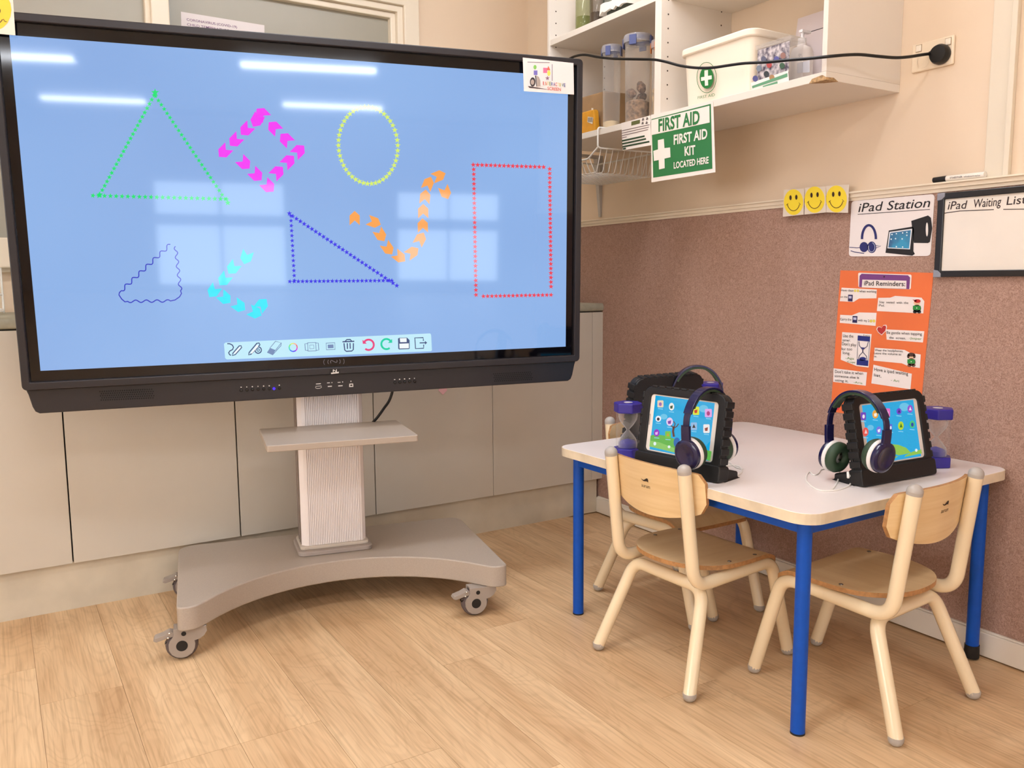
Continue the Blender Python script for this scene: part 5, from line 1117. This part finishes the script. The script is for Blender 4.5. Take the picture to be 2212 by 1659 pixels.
texts = [[('Have clean', 300, 358, 440, 362, 24), ('when working', 506, 368, 695, 374, 24), ('on the', 292, 430, 372, 432, 22)], [('Stay  seated  with  the', 728, 490, 1054, 500, 24), ('iPad.', 722, 526, 788, 530, 24)], [('Carry the', 290, 682, 416, 688, 26), ('with my 2', 490, 694, 616, 702, 26)],
         [('Be gentle when tapping', 812, 834, 1206, 852, 30), ('the  screen.', 840, 888, 1026, 898, 26)], [('Use the', 322, 872, 438, 878, 34), ('timer.', 316, 918, 408, 922, 28), ("Don't play", 312, 962, 470, 976, 34), ('for too', 304, 1018, 425, 1020, 30), ('long.', 320, 1060, 402, 1068, 30), ('5 mins', 550, 864, 625, 868, 22)],
         [('Wear the headphones.', 678, 1028, 996, 1040, 24), ('Leave the volume as', 670, 1062, 974, 1076, 24), ('is.', 672, 1096, 704, 1098, 22)], [("Don't take it when", 232, 1272, 548, 1294, 32), ('someone else is', 228, 1318, 502, 1340, 28), ('using it.', 234, 1364, 382, 1380, 28)], [('Have a ipad waiting', 672, 1248, 1052, 1300, 36), ('list.', 670, 1310, 752, 1322, 32)]]
greens = {3: [('-Jasper', 1064, 892, 1202, 904, 24)], 4: [('-Aga', 350, 1116, 446, 1124, 24), ('+Cooper', 366, 1156, 462, 1166, 22)], 6: [('-Aria', 440, 1386, 540, 1398, 22)], 7: [('- Ari', 858, 1362, 948, 1378, 26)]}
for k, cpts in enumerate(cards):
    cc = PIk(.0020).poly([Zp(*p) for p in cpts]).build('speech_card', wpap, po)
    g = PIk(.0026); [g.text(t, Zp(x0, y0), Zp(x1, y1), Zp(x0, y0-h), .004) for t, x0, y0, x1, y1, h in texts[k]]; g.build('lettering', kw, cc)
    if k in greens:
        g = PIk(.0026); [g.text(t, Zp(x0, y0), Zp(x1, y1), Zp(x0, y0-h), .002) for t, x0, y0, x1, y1, h in greens[k]]; g.build('signature', gw, cc)
    if k == 0:
        PIk(.0026).poly([Zp(380, 396), Zp(432, 398), Zp(428, 472), Zp(377, 470)]).build('device_picture', kn, cc); PIk(.0030).poly([Zp(388, 412), Zp(420, 413), Zp(419, 440), Zp(387, 438)]).build('device_screen', ink((190, 190, 214)), cc); PIk(.0026).ell(Zp(458, 352), 2.6, 3).ell(Zp(490, 353), 2.6, 3).build('hand_pictures', ink((226, 206, 90)), cc)
    if k == 2:
        PIk(.0026).poly([Zp(430, 634), Zp(484, 637), Zp(480, 713), Zp(427, 709)]).build('device_picture', kn, cc); PIk(.0030).poly([Zp(438, 650), Zp(474, 652), Zp(472, 680), Zp(437, 677)]).build('device_screen', ink((190, 190, 214)), cc); PIk(.0026).ell(Zp(636, 692), 3, 3.2).ell(Zp(670, 691), 3, 3.2).build('hand_pictures', ink((226, 206, 90)), cc)
    if k in (1, 5):
        ox, oy = (1150, 530) if k == 1 else (1088, 1130)
        PIk(.0026).ell(Zp(ox, oy-44), 7.0, 6.2).build('figure_head', ink((232, 190, 150)), cc)
        h = PIk(.0030)
        if k == 1: h.ell(Zp(ox+6, oy-62), 7, 4).poly([Zp(ox-52, oy-80), Zp(ox, oy-70), Zp(ox-10, oy-52)])
        else: h.ell(Zp(ox, oy-62), 8, 4.2).ell(Zp(ox-34, oy-44), 2.6, 4.4).ell(Zp(ox+34, oy-44), 2.6, 4.4)
        h.build('figure_hat' if k == 1 else 'figure_hair', ink((190, 40, 34)) if k == 1 else ink((70, 44, 34)), cc)
        PIk(.0026).ell(Zp(ox-22, oy+58), 4.4, 3.4).ell(Zp(ox+24, oy+58), 4.4, 3.4).ell(Zp(ox, oy+20), 9, 8).build('figure_body', ink((28, 30, 28)) if k == 1 else ink((110, 76, 60)), cc)
        PIk(.0032).poly([Zp(ox-44, oy-10), Zp(ox+44, oy-8), Zp(ox+40, oy+38), Zp(ox-42, oy+36)]).build('figure_device', ink((40, 140, 56)), cc); PIk(.0035).ell(Zp(ox, oy+16), 1.2, 1.2, 0, 8).build('device_dot', wpap, cc)
    if k == 4:
        g = PIk(.0026); g.poly([Zp(488, 852), Zp(626, 868), Zp(622, 922), Zp(485, 910)]); g.poly([Zp(478, 1118), Zp(606, 1132), Zp(603, 1196), Zp(474, 1182)]); g.poly([Zp(520, 985), Zp(575, 990), Zp(545, 1010)]); g.ell(Zp(542, 1115), 7.4, 4); g.build('timer_picture', ink((28, 38, 116)), cc)
        g = PIk(.0028); g.stroke([Zp(500, 920), Zp(505, 965), Zp(540, 1012), Zp(542, 1040), Zp(505, 1080), Zp(494, 1120)], 1.4).stroke([Zp(606, 925), Zp(592, 975), Zp(548, 1012), Zp(546, 1040), Zp(585, 1085), Zp(590, 1125)], 1.4).stroke([Zp(487, 915), Zp(480, 1118)], .8).stroke([Zp(622, 922), Zp(606, 1130)], .8); g.build('timer_outline', ink((60, 60, 90)), cc)
hz = [(755, 842), (720, 815), (704, 785), (714, 762), (740, 760), (752, 772), (772, 745), (798, 742), (806, 762), (796, 800)]
PIk(.0022).poly([Zp(755+(x-755)*1.18, 790+(y-790)*1.18) for x, y in hz]).build('heart_backing', wpap, po); PIk(.0027).poly([Zp(*p) for p in hz]).build('heart', ink((178, 44, 40)), po)
PIk(.0020).ell((1809.5, 880.5), 4.6, 5.6).build('dot', ink((214, 40, 70)), po); PIk(.0020).ell((1821.5, 883), 4.2, 5.4).build('dot', ink((224, 96, 60)), po); PIk(.0020).poly([Zp(540, 1488), Zp(700, 1505), Zp(1000, 1540), Zp(990, 1600), Zp(560, 1560)]).build('speech_card', wpap, po)

# temperature notice on the window panel
CPy = Vector((0, YB+.05, 0)); NY = Vector((0, -1, 0)); Zv = lambda x, y: (330+x/3.749, y/3.749)
cvq = [Zv(228, 95), Zv(903, 205), Zv(912, 700), Zv(240, 600)]
cv = sheet('notice_sheet', CPy, NY, cvq, .0012, M('notice_paper', (226, 216, 214), 0.4)); tag(cv, 'white notice about coronavirus temperature screening on the window panel', 'notice')
g = Ink(CPy, NY, .0018); g.text('CORONAVIRUS (COVID-19)', Zv(275, 168), Zv(683, 230), Zv(272, 148), .006); g.text('CHILD TEMPERATURE SCREENING', Zv(278, 208), Zv(805, 288), Zv(276, 188), .006); g.build('lettering', ink((110, 70, 116)), cv)
g = Ink(CPy, NY, .0018); g.poly([Zv(280, 222), Zv(420, 245), Zv(422, 330), Zv(282, 300)]); g.build('red_block', ink((176, 50, 50)), cv)
